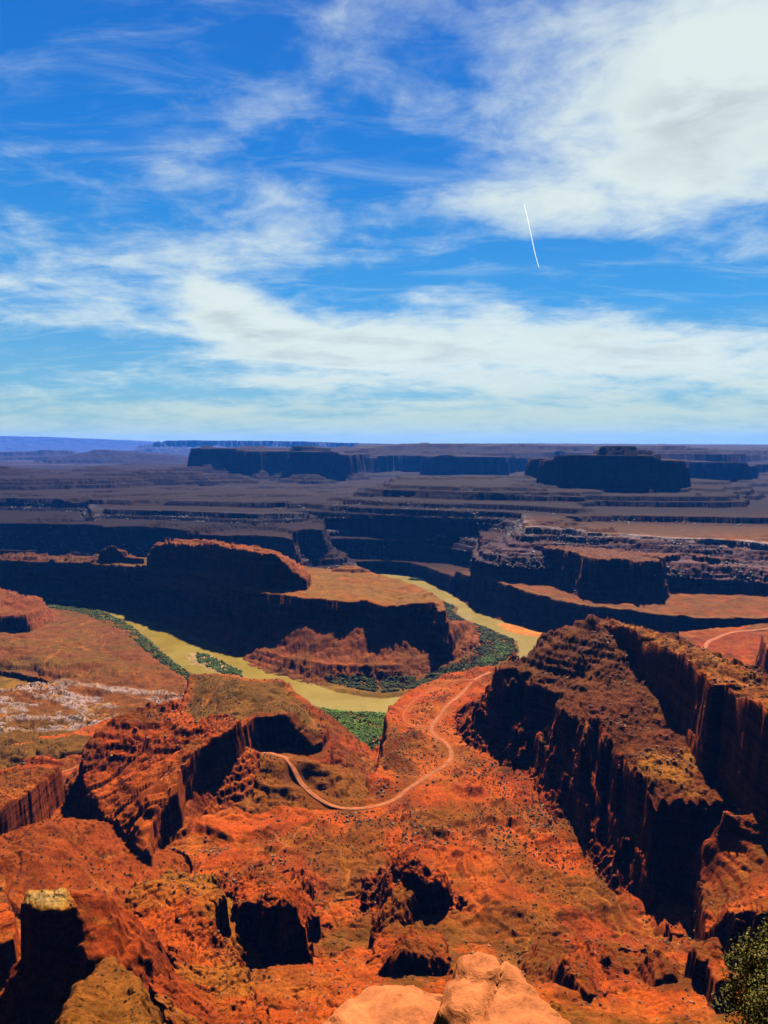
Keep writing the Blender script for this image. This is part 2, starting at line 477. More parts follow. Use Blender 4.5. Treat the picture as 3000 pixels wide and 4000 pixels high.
lf('pen_knob', D((385, 2165, 2640), (402, 2138, 2630), (430, 2128, 2620), (455, 2134, 2620), (470, 2152, 2615), (510, 2168, 2600), (560, 2180, 2590), (520, 2168, 2680), (450, 2134, 2690), (400, 2140, 2700)),
   cliffs(60, [(1, 2), (1, 2)], 6, 10, .1), 'peninsula_knob', .25, .6, 3)
lf('outer_bench', Z((-2500, 2140, 95), (300, 2150, 95), (700, 2158, 90), (1160, 2182, 75), (1330, 2194, 62), (1500, 2190, 56), (1600, 2198, 56), (1672, 2212, 62), (1760, 2228, 84), (1900, 2258, 112), (2000, 2290, 112),
   (2100, 2320, 106), (2200, 2345, 102), (2300, 2362, 102), (2500, 2388, 102), (2620, 2398, 102), (2740, 2412, 102), (2960, 2414, 102), (3600, 2405, 102))
   + [(60000, 2000, 300), (60000, 90000, 500), (-60000, 90000, 500), (-60000, 3000, 300)],
   cliffs(78, [(3, 2), (2, 3)], 24, 22), 'outer_bench', .6, 1, 2)
lf('mesa_b', Z((1885, 2138, 202), (1900, 2120, 204), (1935, 2118, 206), (2079, 2131, 225), (2180, 2142, 232), (2259, 2158, 235), (2290, 2175, 228), (2404, 2186, 228), (2440, 2180, 228), (2495, 2196, 224), (2560, 2190, 222), (2600, 2165, 218),
   (2680, 2160, 214), (2720, 2172, 210), (2856, 2185, 200), (2930, 2180, 196), (3000, 2195, 190), (3600, 2205, 190)) + W((3600, 3300, 230), (2600, 3200, 235), (1880, 3050, 225)),
   cliffs(108, [(4, 4), (1, 5), (2, 4)], 10, 14, .10, 200), 'mid_mesa', .8, 1.5, 4, slots=8)
lf('mesa_b_top', Z((2050, 2060, 284), (2084, 2058, 283), (2200, 2062, 281), (2300, 2069, 280), (2420, 2072, 278), (2512, 2083, 275), (2750, 2100, 262), (2850, 2108, 256), (3000, 2122, 250), (3600, 2140, 250))
   + W((3800, 6500, 280), (2000, 6500, 285)), [(-3, 0), (3, -16), (45, -40), (50, -48), (95, -70), (150, -76), (200, -120)], 'upper_bench', .6, 1, 2)
lf('mesa_c', D((1262, 2102, 3330), (1290, 2094, 3320), (1434, 2092, 3300), (1480, 2100, 3300), (1524, 2104, 3290), (1620, 2108, 3280), (1690, 2124, 3270), (1718, 2118, 3290), (1700, 2095, 3400), (1770, 2080, 3500))
   + W((1800, 3900, 190), (1260, 3900, 190), (1240, 3600, 180)), cliffs(76, [(4, 4), (1, 6)], 34, 50, .14), 'centre_mesa', .7, 1.5, 4)
lf('mesa_l', Z((-2500, 2030, 217), (0, 2039, 217), (343, 2044, 217), (420, 2056, 214), (520, 2050, 216), (651, 2058, 215), (740, 2074, 208), (868, 2085, 205), (1000, 2082, 205), (1112, 2094, 200), (1140, 2104, 196), (1130, 2080, 205), (1180, 2062, 218), (1260, 2064, 220))
   + W((1260, 4200, 225), (-2500, 4800, 225)), cliffs(92, [(3, 5), (1, 9), (2, 6), (1, 5)], 36, 70, .14), 'left_wall', .8, 1.7, 4)
lf('tier_2', Z((350, 1990, 266), (400, 1978, 270), (434, 1981, 270), (700, 1986, 270), (1000, 1998, 270), (1150, 2000, 262))
   + D((1241, 2004, 3560), (1380, 2012, 3560), (1512, 2022, 3560), (1663, 2028, 3500), (1850, 2032, 3300), (2000, 2037, 3080), (2090, 2052, 2800))
   + W((2200, 6000, 285), (350, 6000, 275)), [(-3, 0), (3, -22), (30, -38), (36, -44), (75, -68), (130, -72), (190, -120)], 'upper_bench', .6, 1.2, 2)
lf('tier_3', Z((-2500, 1940, 285), (0, 1944, 285), (250, 1947, 285), (400, 1952, 285), (600, 1955, 285), (800, 1957, 285), (1000, 1961, 285), (1110, 1962, 285), (1200, 1955, 285), (1300, 1945, 285))
   + W((2500, 5500, 290), (6000, 5500, 290), (60000, 9000, 330), (60000, 90000, 420), (-60000, 90000, 420), (-60000, 5000, 300)),
   [(-3, 0), (3, -26), (40, -46), (46, -54), (90, -74), (160, -80), (230, -120)], 'upper_bench', .6, 1.2, 2)
lf('tier_bt2', D((1110, 1966, 3700), (1150, 1956, 3720), (1230, 1953, 3720), (1330, 1957, 3650), (1420, 1944, 3600), (1600, 1946, 3500), (1800, 1956, 3400), (2000, 1968, 3300), (2200, 1985, 3150), (2500, 2005, 3050), (2800, 2012, 3000), (3400, 2030, 2950))
   + W((3600, 5000, 320), (1500, 5000, 310), (1250, 4300, 300)), stairs(40, 110, 3, 9, .66), 'ledge_tiers', .7, 1.4, 3)
lf('tier_bt', D((1506, 1888, 3950), (1540, 1886, 3900), (1663, 1889, 3800), (1800, 1893, 3720), (2000, 1900, 3650), (2126, 1904, 3600), (2300, 1916, 3620), (2446, 1927, 3600), (2560, 1929, 3560), (2669, 1930, 3560), (2740, 1930, 3540), (2820, 1934, 3600))
   + W((2840, 4300, 385), (2500, 4900, 390), (1600, 4700, 400)), stairs(118, 330, 6, 5, .66), 'ledge_tiers', .9, 3.0, 3)

# -- big butte on the right and its neighbours
butte_prof = [(-4, 0), (0, -1), (6, -40), (10, -42), (20, -148), (40, -158), (130, -222), (150, -238), (240, -262), (330, -300)]
lf('great_butte', D((2126, 1796, 4150), (2150, 1786, 4050), (2199, 1776, 3950), (2260, 1772, 3980), (2338, 1771, 3900), (2420, 1772, 3890), (2500, 1774, 3850), (2560, 1778, 3930), (2639, 1783, 3900), (2660, 1792, 3960), (2672, 1800, 4100))
   + D((2620, 1785, 4500), (2300, 1772, 4600), (2140, 1790, 4500)), butte_prof, 'great_butte', .8, 2.4, 3)
lf('great_butte_cap', D((2338, 1764, 4060), (2345, 1744, 4080), (2400, 1740, 4060), (2465, 1738, 4050), (2490, 1744, 4070), (2545, 1758, 4100), (2540, 1758, 4300), (2450, 1742, 4320), (2345, 1744, 4300)),
   [(-8, 2), (0, -2), (5, -22), (30, -30), (60, -60)], 'great_butte', .3, 1, 4)
lf('great_butte_knob', D((2542, 1764, 4040), (2548, 1760, 4040), (2575, 1760, 4040), (2578, 1764, 4060)), [(-3, 0), (3, -20), (20, -40)], 'great_butte', .2, .5, 1)
lf('great_butte_block', D((2056, 1792, 4750), (2070, 1787, 4720), (2120, 1786, 4700), (2190, 1788, 4650), (2190, 1786, 4950), (2062, 1790, 4980)), butte_prof, 'butte_block', .4, 2, 3)
mesa_prof = [(-4, 0), (0, -1), (8, -60), (14, -64), (30, -175), (60, -195), (180, -255), (200, -272), (420, -300), (600, -330)]
lf('far_mesa', D((750, 1752, 6900), (752, 1748, 6800), (800, 1750, 6650), (850, 1750, 6700), (1000, 1754, 6450), (1022, 1757, 6500), (1030, 1757, 6950), (1050, 1758, 6950), (1060, 1758, 6650), (1115, 1760, 6600), (1122, 1760, 7000), (1134, 1760, 6950), (1140, 1762, 6450), (1250, 1765, 6300), (1355, 1770, 6200), (1366, 1772, 6300), (1385, 1772, 6900),
   (1430, 1770, 7300), (1500, 1773, 7900), (1560, 1774, 8000), (1610, 1775, 7600), (1663, 1777, 7500), (1690, 1778, 6900), (1720, 1778, 6700), (1850, 1780, 6650), (1960, 1781, 6600), (1990, 1782, 7400), (2080, 1784, 7700), (2300, 1790, 8000), (2550, 1795, 7000), (2660, 1798, 5700), (2700, 1800, 5500), (2780, 1802, 5500), (2850, 1806, 5400), (2905, 1809, 5350), (2918, 1814, 5500),
   (2950, 1812, 6500), (3050, 1812, 7400), (3600, 1815, 7600)) + W((3600, 14000, 590), (2000, 15000, 590), (1200, 9500, 590), (800, 7800, 590)), mesa_prof, 'far_mesa', 1.2, 4.5, 5)
lf('far_mesa_cap', D((1136, 1756, 6800), (1140, 1741, 6820), (1220, 1742, 6800), (1290, 1748, 6780), (1290, 1748, 7000), (1140, 1741, 7000)), [(-4, 0), (0, -2), (6, -20), (40, -40)], 'far_mesa', .2, 1, 2)
lf('far_mesa_top', D((1370, 1758, 7600), (1420, 1750, 7800), (1480, 1744, 8200), (1560, 1736, 8600), (1650, 1731, 8700), (1760, 1731, 8700), (1850, 1735, 8600), (1900, 1742, 8300), (1940, 1738, 8300), (2050, 1734, 8600), (2200, 1740, 8700), (2350, 1742, 8500), (2540, 1742, 8000), (2600, 1738, 7600), (2680, 1736, 7400), (2715, 1744, 7500), (2760, 1750, 8200), (2900, 1758, 9000), (3600, 1764, 9500))
   + W((3600, 16000, 590), (2000, 17000, 640), (1400, 12000, 620)), [(-150, 6), (-40, 2), (0, -6), (10, -30), (90, -44), (100, -58), (400, -80)], 'far_mesa', 1.2, 5, 10)

# -- tiered hills in the left middle distance
lf('hills', D((-800, 1860, 5100), (0, 1860, 5100), (150, 1862, 5000), (271, 1862, 5100), (400, 1866, 5200), (470, 1862, 5300), (500, 1842, 5550), (600, 1839, 5600), (663, 1840, 5600), (780, 1842, 5700), (900, 1856, 5750), (1000, 1880, 5600), (1040, 1884, 5800), (1040, 1870, 6200), (1080, 1868, 5900),
   (1130, 1850, 5800), (1220, 1850, 5750), (1235, 1868, 5900), (1300, 1870, 6200), (1500, 1868, 6300), (1900, 1872, 5900), (2000, 1890, 5600), (2200, 1905, 5200), (3000, 1890, 4700), (3600, 1890, 4700)) + W((3600, 9000, 370), (500, 9000, 370), (300, 7200, 370), (-800, 7200, 370)),
   stairs(86, 260, 5, 11, .62), 'tiered_hills', 1.4, 5.0, 3)
lf('hill_peak', D((-400, 1820, 6000), (-10, 1817, 6000), (35, 1819, 6000), (45, 1819, 6100), (-400, 1815, 6400)), stairs(75, 420, 4, 2, .3), 'tiered_hills', .6, 2, 3)
lf('hill_mid', D((350, 1825, 6500), (420, 1824, 6500), (425, 1823, 6700), (350, 1823, 6700)), stairs(50, 420, 3, 4, .3), 'tiered_hills', .6, 2, 3)
lf('spur_a', D((545, 1832, 6300), (620, 1835, 6300), (780, 1815, 6500), (840, 1808, 6550), (870, 1820, 6500), (900, 1838, 6400), (900, 1838, 6700), (700, 1820, 6800)), [(-3, 0), (0, 0), (160, -80), (300, -130)], 'tiered_hills', .5, 2, 3)
# -- distant plains, plateau and horizon
lf('plain_mesa_a', D((-900, 1775, 15000), (80, 1765, 15000), (170, 1758, 15000), (270, 1760, 15000), (280, 1764, 15500)) + W((200, 18000, 400), (-900, 18000, 400)), [(-4, 0), (20, -60), (200, -100), (500, -150)], 'distant_plateau', 2, 3, 4)
lf('plain_mesa_b', D((310, 1770, 13000), (370, 1757, 13200), (420, 1757, 13200), (470, 1768, 13000), (650, 1778, 12500), (700, 1775, 14000), (400, 1765, 14500)), [(-4, 0), (300, -80), (700, -140)], 'distant_plateau', 2, 3, 4)
lf('far_plateau', D((560, 1740, 21000), (610, 1732, 20500), (630, 1723, 20000), (640, 1720, 20000), (900, 1721, 20000), (1150, 1724, 20000), (1400, 1731, 20000), (1600, 1738, 20000), (2200, 1743, 22000), (2700, 1752, 24000), (3000, 1760, 24000), (3600, 1770, 24000))
   + W((3600, 34000, 640), (650, 34000, 680)), [(-8, 0), (60, -130), (120, -150), (900, -320), (1400, -420)], 'distant_plateau', 4, 14, 10)
lf('horizon_ridge', D((-1500, 1690, 33000), (-200, 1699, 32000), (0, 1703, 32000), (180, 1707, 32000), (300, 1712, 32000), (450, 1719, 32000), (620, 1729, 32000), (900, 1738, 32000)) + W((900, 39000, 640), (-1500, 39000, 1100)),
   [(-8, 0), (1500, -280), (5000, -700)], 'distant_plateau', 4, 12, 8)

LEV = np.cumsum(np.array([random.Random(41).uniform(5, 13) for _ in range(1)] + [random.Random(k).uniform(5, 13) for k in range(90)]))
LEV = np.concatenate([[-20, 8], 8 + LEV])
LEVF = 8 + np.concatenate([[-28, 0], np.cumsum([random.Random(k + 300).uniform(15, 34) for k in range(60)])])


def ledge(z, k, amount):
    """bevelled strata: gentle treads and steep risers between the bedding levels (k = sharpness 0..1)"""
    farm = k > .5
    i = np.clip(np.searchsorted(LEV, z) - 1, 0, len(LEV) - 2)
    i2 = np.clip(np.searchsorted(LEVF, z) - 1, 0, len(LEVF) - 2)
    a = np.where(farm, LEVF[i2], LEV[i])
    b = np.where(farm, LEVF[i2 + 1], LEV[i + 1])
    f = (z - a) / (b - a)
    br = .70 + .20 * k
    g = np.where(f < br, f * .28, .28 * br + (f - br) / (1 - br) * (1 - .28 * br))
    return z + (a + (b - a) * g - z) * amount


def seg_sd(v, x, y):
    """signed distance to the rim polygon (positive outside) and an inverse-distance rim height"""
    n = len(v)
    best = np.full(x.shape, 1e18)
    inside = np.zeros(x.shape, bool)
    wz = np.zeros(x.shape)
    ws = np.zeros(x.shape)
    for i in range(n):
        ax, ay, az_ = v[i]
        bx, by, bz = v[(i + 1) % n]
        ex, ey = bx - ax, by - ay
        L = ex * ex + ey * ey
        wx, wy = x - ax, y - ay
        t = np.clip((wx * ex + wy * ey) / L, 0, 1)
        qx, qy = wx - ex * t, wy - ey * t
        d2 = qx * qx + qy * qy
        best = np.minimum(best, d2)
        w_ = 1.0 / (d2 + 4.0) ** 1.25
        wz += w_ * (az_ + (bz - az_) * t)
        ws += w_
        c = ((ay <= y) & (by > y)) | ((by <= y) & (ay > y))
        if ey != 0:
            xc = ax + (y - ay) * ex / ey
            inside ^= c & (x < xc)
    d = np.sqrt(best)
    return np.where(inside, -d, d), wz / ws


def road_pts():
    main = [(985, 2905), (1060, 2972), (1130, 3040), (1200, 3100), (1260, 3128), (1330, 3142), (1450, 3135), (1530, 3112), (1600, 3060), (1680, 3005), (1745, 2970),
            (1768, 2935), (1748, 2895), (1695, 2862), (1680, 2828), (1725, 2775), (1790, 2715), (1850, 2655), (1915, 2622)]
    left = [(-300, 3000), (0, 2992), (100, 2996), (200, 2988), (280, 2972), (320, 2960)]
    right = [(2745, 2560), (2752, 2525), (2775, 2495), (2830, 2474), (2900, 2458), (2960, 2452), (3100, 2450)]
    track = [(1850, 2655), (1740, 2662), (1640, 2712), (1580, 2760), (1570, 2800), (1610, 2825), (1680, 2830)]
    return dict(main=main, left=left, right=right, track=track)


ROADS = {k: np.array([pz(a, b, 112)[:2] for a, b in v]) for k, v in road_pts().items()}


def chaikin(p, n=3):
    for _ in range(n):
        q = [p[0]]
        for a, b in zip(p[:-1], p[1:]):
            q += [a * .75 + b * .25, a * .25 + b * .75]
        q.append(p[-1])
        p = np.array(q)
    return p


ROADS = {k: chaikin(v) for k, v in ROADS.items()}


def road_dist(x, y):
    best = np.full(x.shape, 1e9)
    m = (y > 600) & (y < 2600)
    xs, ys = x[m], y[m]
    b = np.full(xs.shape, 1e12)
    for p in ROADS.values():
        for (ax, ay), (bx, by) in zip(p[:-1], p[1:]):
            ex, ey = bx - ax, by - ay
            t = np.clip(((xs - ax) * ex + (ys - ay) * ey) / (ex * ex + ey * ey + 1e-9), 0, 1)
            b = np.minimum(b, (xs - ax - ex * t) ** 2 + (ys - ay - ey * t) ** 2)
    best[m] = np.sqrt(b)
    return best


def evaluate(x, y, detail=True):
    """terrain height, winning landform index, distance outside its rim"""
    x = np.asarray(x, dtype=np.float64)
    y = np.asarray(y, dtype=np.float64)
    R = np.maximum(np.hypot(x, y), 60.0)
    s = np.clip(R / 1000.0, .35, 12.0)
    sq = np.where(s > 1, s ** .55, s)
    # domain warp (buttresses, alcoves)
    w1x = perlin(x / 95 + 3.1, y / 95)
    w1y = perlin(x / 95 - 7.7, y / 95 + 2.2)
    w2x = perlin(x / 34 + 1.1, y / 34 + 8)
    w2y = perlin(x / 34 + 5.5, y / 34 - 3)
    fl = ridged(x, y, 26.0, 2, 2.0)
    w3x, w3y = perlin(x / 560 + 2, y / 560 + 4), perlin(x / 560 - 9, y / 560 + 1)
    w4x, w4y = perlin(x / 210 + 6, y / 210 - 4), perlin(x / 210 - 3, y / 210 + 12)
    fl2 = ridged(x, y, 9.0, 1, 5.0)
    farw = sst(3000, 4200, y)
    flf = ridged(x, y, 170.0, 3, 3.0)
    fl = fl * (1 - farw) + flf * farw
    fl2 = fl2 * (1 - farw)
    sl = 1 - np.abs(perlin(x / 33 + .35 * w1x - y / 160, y / 210)) * 3.2
    big = fbm(x, y, 420.0, 3, .5, 1.0)
    H = np.full(x.shape, -6.0)
    near = sst(900, 120, y)
    # talus that climbs towards the overlook
    T = 106 + np.where(y < 640, (640 - y) * .46, 0) + np.where(y < 260, (260 - y) * .7, 0)
    T = T + 8 * big * sst(700, 300, y)
    idx = np.full(x.shape, -1, np.int16)
    dist = np.zeros(x.shape)
    mT = y < 700
    H = np.where(mT, T, H)
    idx = np.where(mT, -2, idx)
    for k, L in enumerate(LF):
        v = L['v']
        reach = L['reach'] + 60 * L['warp'] + 30 * L['flute']
        m = (x > v[:, 0].min() - reach) & (x < v[:, 0].max() + reach) & (y > v[:, 1].min() - reach) & (y < v[:, 1].max() + reach)
        if not m.any():
            continue
        a = 9.0 * L['warp']
        b = 4.0 * L['warp']
        sm = sq[m]
        xs = x[m] + (w1x[m] * a + w2x[m] * b) * sm
        ys = y[m] + (w1y[m] * a + w2y[m] * b) * sm
        if v[:, 1].min() > 2600:
            fk_ = L['warp'] * sst(2700, 5000, y[m])
            xs = xs + fk_ * (55 * w3x[m] + 24 * w4x[m])
            ys = ys + fk_ * (75 * w3y[m] + 30 * w4y[m])
        d, top = seg_sd(v, xs, ys)
        # flutes and gullies deepen away from the rim
        g = np.clip((d + 10) / 40, 0, 1.1)
        d = d - L['flute'] * (3.4 * fl[m] * (.35 + g) + 1.2 * fl2[m]) * 1.0
        if L['slots']:
            d = d + L['slots'] * np.clip(sl[m], -.35, 1) * sst(-1.8 * L['slots'] - 12, 0, d) * (sst(340, 270, x[m]) * sst(205, 250, x[m]) if L['name'] == 'right_mesa' else 1)
        h = np.interp(d, L['px'], L['pz'])
        h = np.where(d > L['reach'], -1e4, h)
        tn = L['tn'] * (big[m] * .8 + .35 * w1x[m] + .2 * w2y[m]) * sst(5, -40, d)
        if L['jag']:
            h = h - L['jag'] * sst(-32, -4, d) * np.clip(1.6 * perlin(x[m] / 12, y[m] / 34) + .8 * w2y[m], 0, 1.2) * sst(30, 5, d)
        if L['inner']:
            tn = tn + L['inner'] * sst(0, -120, d) * (1 + .25 * fl[m])
        h = h + top + tn
        win = h > H[m]
        hm = H[m]
        hm[win] = h[win]
        H[m] = hm
        im = idx[m]
        im[win] = k
        idx[m] = im
        dm = dist[m]
        dm[win] = d[win]
        dist[m] = dm
    return H, idx, dist, (w1x, w2x, w1y, w2y, fl, fl2, big)


def pale_mask(x, y, n1):
    q = perlin(x / 120 + 2, y / 42 + 6) + .35 * n1
    return sst(-.02, .12, q) * sst(1600, 1520, y) * sst(1130, 1200, y) * sst(-230, -290, x + .18 * (y - 1300))


def refine(x, y, H, idx, dist, nf):
    """second pass: bedding ledges, rubble, small relief"""
    w1x, w2x, w1y, w2y, fl, fl2, big = nf
    R = np.hypot(x, y)
    rd = road_dist(x, y)
    calm = sst(4, 26, rd)
    land = H > 9
    n1 = fbm(x, y, 60, 4, .55, 4.0)
    n2 = fbm(x, y, 13, 3, .55, 9.0)
    fw = sst(2200, 3600, R)
    nf1 = fbm(x, y * .8, 330, 4, .5, 14.0)
    n1 = n1 * (1 - fw) + nf1 * fw
    n2 = n2 * (1 - .85 * fw)
    slope_part = sst(-2, 6, dist)
    near = sst(1900, 900, R)
    flat = 1 - slope_part
    far = sst(1500, 4000, R)
    z = H
    z = z + (idx == NAMES.index('left_slope')) * 5.0 * n1 * sst(2150, 1800, y)
    brg = np.where(idx == NAMES.index('slab_ridge'), sst(860, 960, y) * 1.0, 0)
    if (brg > 0).any():
        bm = brg > 0
        v1, e1 = cells(x[bm] / 8, y[bm] / 7)
        z[bm] += brg[bm] * (4.0 * v1 - 1.2 * np.exp(-e1 / .08))
    z = z + land * calm * (n1 * (2.6 * flat + 3.4 * slope_part) + 1.1 * n2 * (.4 + slope_part)) * (1 + far * 1.2 + 1.3 * sst(3300, 4500, R))
    # badland swales on the benches
    sw = ridged(x + 30 * w1x, y + 30 * w1y, 120, 3, 6.0)
    z = z + land * calm * near * flat * (6.0 * sw + 1.0 * ridged(x + 9 * w2x, y + 9 * w2y, 33, 2, 16.0))
    # bouldery rock: pillows parted by creases
    rug = np.zeros(x.shape)
    for nm, am_ in RUGGED.items():
        k_ = NAMES.index(nm)
        rug = np.where(idx == k_, am_, rug)
    rug = rug * land * calm
    if (rug > 0).any():
        rm = rug > 0
        xr, yr = x[rm] + 3 * w2x[rm], y[rm] + 3 * w2y[rm]
        fc = np.where(yr > 1500, 2.0, 1.0)
        v1, e1 = cells(xr / (9 * fc), yr / (11 * fc))
        v2, e2 = cells(xr / (3.8 * fc) + 31, yr / (4.2 * fc) + 7)
        z[rm] += rug[rm] * fc * (3.8 * (v1 - .4) + 2.0 * (v2 - .4) - 1.2 * np.exp(-e1 / .07) - .8 * np.exp(-e2 / .08))
    sl_ = idx == NAMES.index('slab_ridge')
    if sl_.any():
        c = (x[sl_] * SLABN[0] + y[sl_] * SLABN[1]) + 10 * w1x[sl_] + 3 * w2y[sl_]
        sawt = (c / 17.0) % 1.0
        gro = np.where(sawt < .84, sawt / .84, (1 - sawt) / .16)
        z[sl_] += (5.0 * gro - 6 * sst(.82, .9, (c / 41.0 + .2) % 1.0)) * sst(980, 860, y[sl_]) * calm[sl_] * sst(6, -6, dist[sl_])
    am = np.where(land, (.62 * flat + .85 * slope_part), 0) * sst(-.1, .35, fbm(x, y, 210, 2, .5, 12) + .35 * slope_part + .15) * calm
    am = am * sst(14000, 7000, R)
    am = am * (1 - sst(2300, 2700, y)) + sst(2300, 2700, y) * land * sst(16000, 8000, R) * .95
    z = ledge(z + 1.2 * w2x, sst(2200, 2800, y), am)
    # fine bedding on the near benches
    fl_am = land * calm * sst(2300, 1500, R) * sst(-.15, .25, fbm(x, y, 160, 2, .5, 31)) * (1 - .5 * slope_part)
    q_ = (z + 1.5 * n2) / 2.7
    fl_am = np.where(idx == NAMES.index('left_slope'), .95, fl_am)
    fq = q_ - np.floor(q_)
    z = z + (np.where(fq < .86, fq * .3, .258 + (fq - .86) / .14 * .742) - fq) * 2.7 * .85 * fl_am
    pm = pale_mask(x, y, n1) * (idx == NAMES.index('left_slope'))
    pk = pm > .02
    if pk.any():
        v1, e1 = cells(x[pk] / 46 + .5 * w1x[pk], (y[pk] + .22 * x[pk] + 6 * w1y[pk]) / 9.0)
        z[pk] += pm[pk] * (5.5 * (v1 - .3) - 2.5 * np.exp(-e1 / .06))
    wash = np.exp(-(np.abs(perlin(x / 150 + .25 * w1x, y / 150 + 40 + .25 * w2x)) / .035) ** 2) + .6 * np.exp(-(np.abs(perlin(x / 62 + .2 * w1x + 9, y / 62 + 3)) / .05) ** 2)
    wash = wash * calm * ((idx == NAMES.index('bench')) | (idx == NAMES.index('mound_l')) | (idx == -2) | (idx == NAMES.index('brown_mesa')) | (idx == NAMES.index('left_slope')))
    z = z - 2.2 * wash
    # broken rock: blocky relief from quantised noise
    blk = np.floor(perlin(x / 5.2, y / 5.2) * 3.2) / 3.2 + .6 * np.floor(perlin(x / 11 + 4, y / 11) * 3) / 3
    z = z + land * calm * blk * (1.5 * slope_part + .25 + 0.9 * sst(.1, .5, perlin(x / 120, y / 120 + 7))) * sst(2600, 1200, R) * .9
    return z, rd, n1, n2, sw, wash


NAMES = [L['name'] for L in LF]
RUGGED = {'right_mesa': 1.05, 'cap': .6, 'spur': .9, 'alcove_fin': 1.3, 'middle_fin': 1.4, 'small_fin': .7, 'right_fins': .35, 'right_fins_low': .5, 'left_fin': .7,
          'slab_ridge': .12, 'right_knoll': .5, 'knoll_b': .5, 'pillar': .5, 'pale_knob': .25, 'pen_butte': .8, 'pen_knob': .6, 'mesa_b': .8, 'left_butte': .7, 'pen_talus': .6,
          'edge_tower': .6, 'peninsula': .25, 'mesa_c': .7, 'mesa_l': .7}
_a, _b = pz(420, 3180, 130), pz(900, 2850, 185)
_l = math.hypot(_b[0] - _a[0], _b[1] - _a[1])
SLABN = (-(_b[1] - _a[1]) / _l, (_b[0] - _a[0]) / _l)

# ------------------------------------------------------------------ terrain mesh
NU, NV, NF = 1130, 3600, 5200
SIDE = 90


def terrain_grid():
    uc = np.linspace(-.60, .60, NU - 2 * SIDE)
    du = uc[1] - uc[0]
    ex = np.cumsum(np.linspace(du, du * 14, SIDE))
    u = np.concatenate([(-.60 - ex)[::-1], uc, .60 + ex])
    Yf = np.exp(np.linspace(math.log(70), math.log(76000), NF))
    Hc = np.empty((NU, NF), np.float32)
    step = 4
    us = u[::step]
    X = us[:, None] * Yf[None, :]
    YY = np.broadcast_to(Yf, X.shape)
    Hs = np.empty(X.shape, np.float32)
    for a in range(0, len(us), 40):
        h, _, _, _ = evaluate(X[a:a + 40].ravel(), YY[a:a + 40].ravel())
        Hs[a:a + 40] = h.reshape(-1, NF)
    dep = np.clip((CZ - Hs) / Yf, .10 + .40 * sst(2000, 2600, Yf) * sst(9000, 6500, Yf), 1.0)
    dl = np.diff(np.log(Yf))[None, :]
    ds = dl * dep[:, 1:] * .9 + np.abs(np.diff(Hs, axis=1)) / Yf[1:]
    # blur the density sideways so that neighbouring columns keep nearly the same rows
    K = 25
    ker = np.hanning(2 * K + 1)
    ker /= ker.sum()
    pad = np.pad(ds, ((K, K), (0, 0)), mode='edge')
    bl = np.zeros_like(ds)
    for i in range(2 * K + 1):
        bl += ker[i] * pad[i:i + ds.shape[0]]
    mean = ds.mean(axis=0, keepdims=True)
    bl = .75 * bl + .25 * mean
    cum = np.concatenate([np.zeros((len(us), 1)), np.cumsum(bl, axis=1)], axis=1)
    cum /= cum[:, -1:]
    rows = np.linspace(0, 1, NV)
    Ys = np.array([np.interp(rows, cum[i], Yf) for i in range(len(us))])
    # interpolate rows to all columns
    ii = np.clip(np.arange(NU) / step, 0, len(us) - 1)
    i0 = np.floor(ii).astype(int)
    i1 = np.minimum(i0 + 1, len(us) - 1)
    fr = (ii - i0)[:, None]
    Yall = Ys[i0] * (1 - fr) + Ys[i1] * fr
    return u, Yall


def build_terrain():
    u, Y = terrain_grid()
    X = u[:, None] * Y
    n = X.size
    x = X.ravel()
    y = Y.ravel()
    Hh = np.empty(n)
    idx = np.empty(n, np.int16)
    out = {}
    keys = ['dist', 'rd', 'n1', 'n2', 'sw', 'fl', 'big', 'w1x', 'wash']
    for k in keys:
        out[k] = np.empty(n, np.float32)
    CH = 260000
    for a in range(0, n, CH):
        sl = slice(a, a + CH)
        H, i_, d_, nf = evaluate(x[sl], y[sl])
        z, rd, n1, n2, sw, wash = refine(x[sl], y[sl], H, i_, d_, nf)
        Hh[sl] = z
        idx[sl] = i_
        for k, v in zip(keys, (d_, rd, n1, n2, sw, nf[4], nf[6], nf[0], wash)):
            out[k][sl] = v
    return X, Y, Hh.reshape(X.shape), idx.reshape(X.shape), {k: v.reshape(X.shape) for k, v in out.items()}


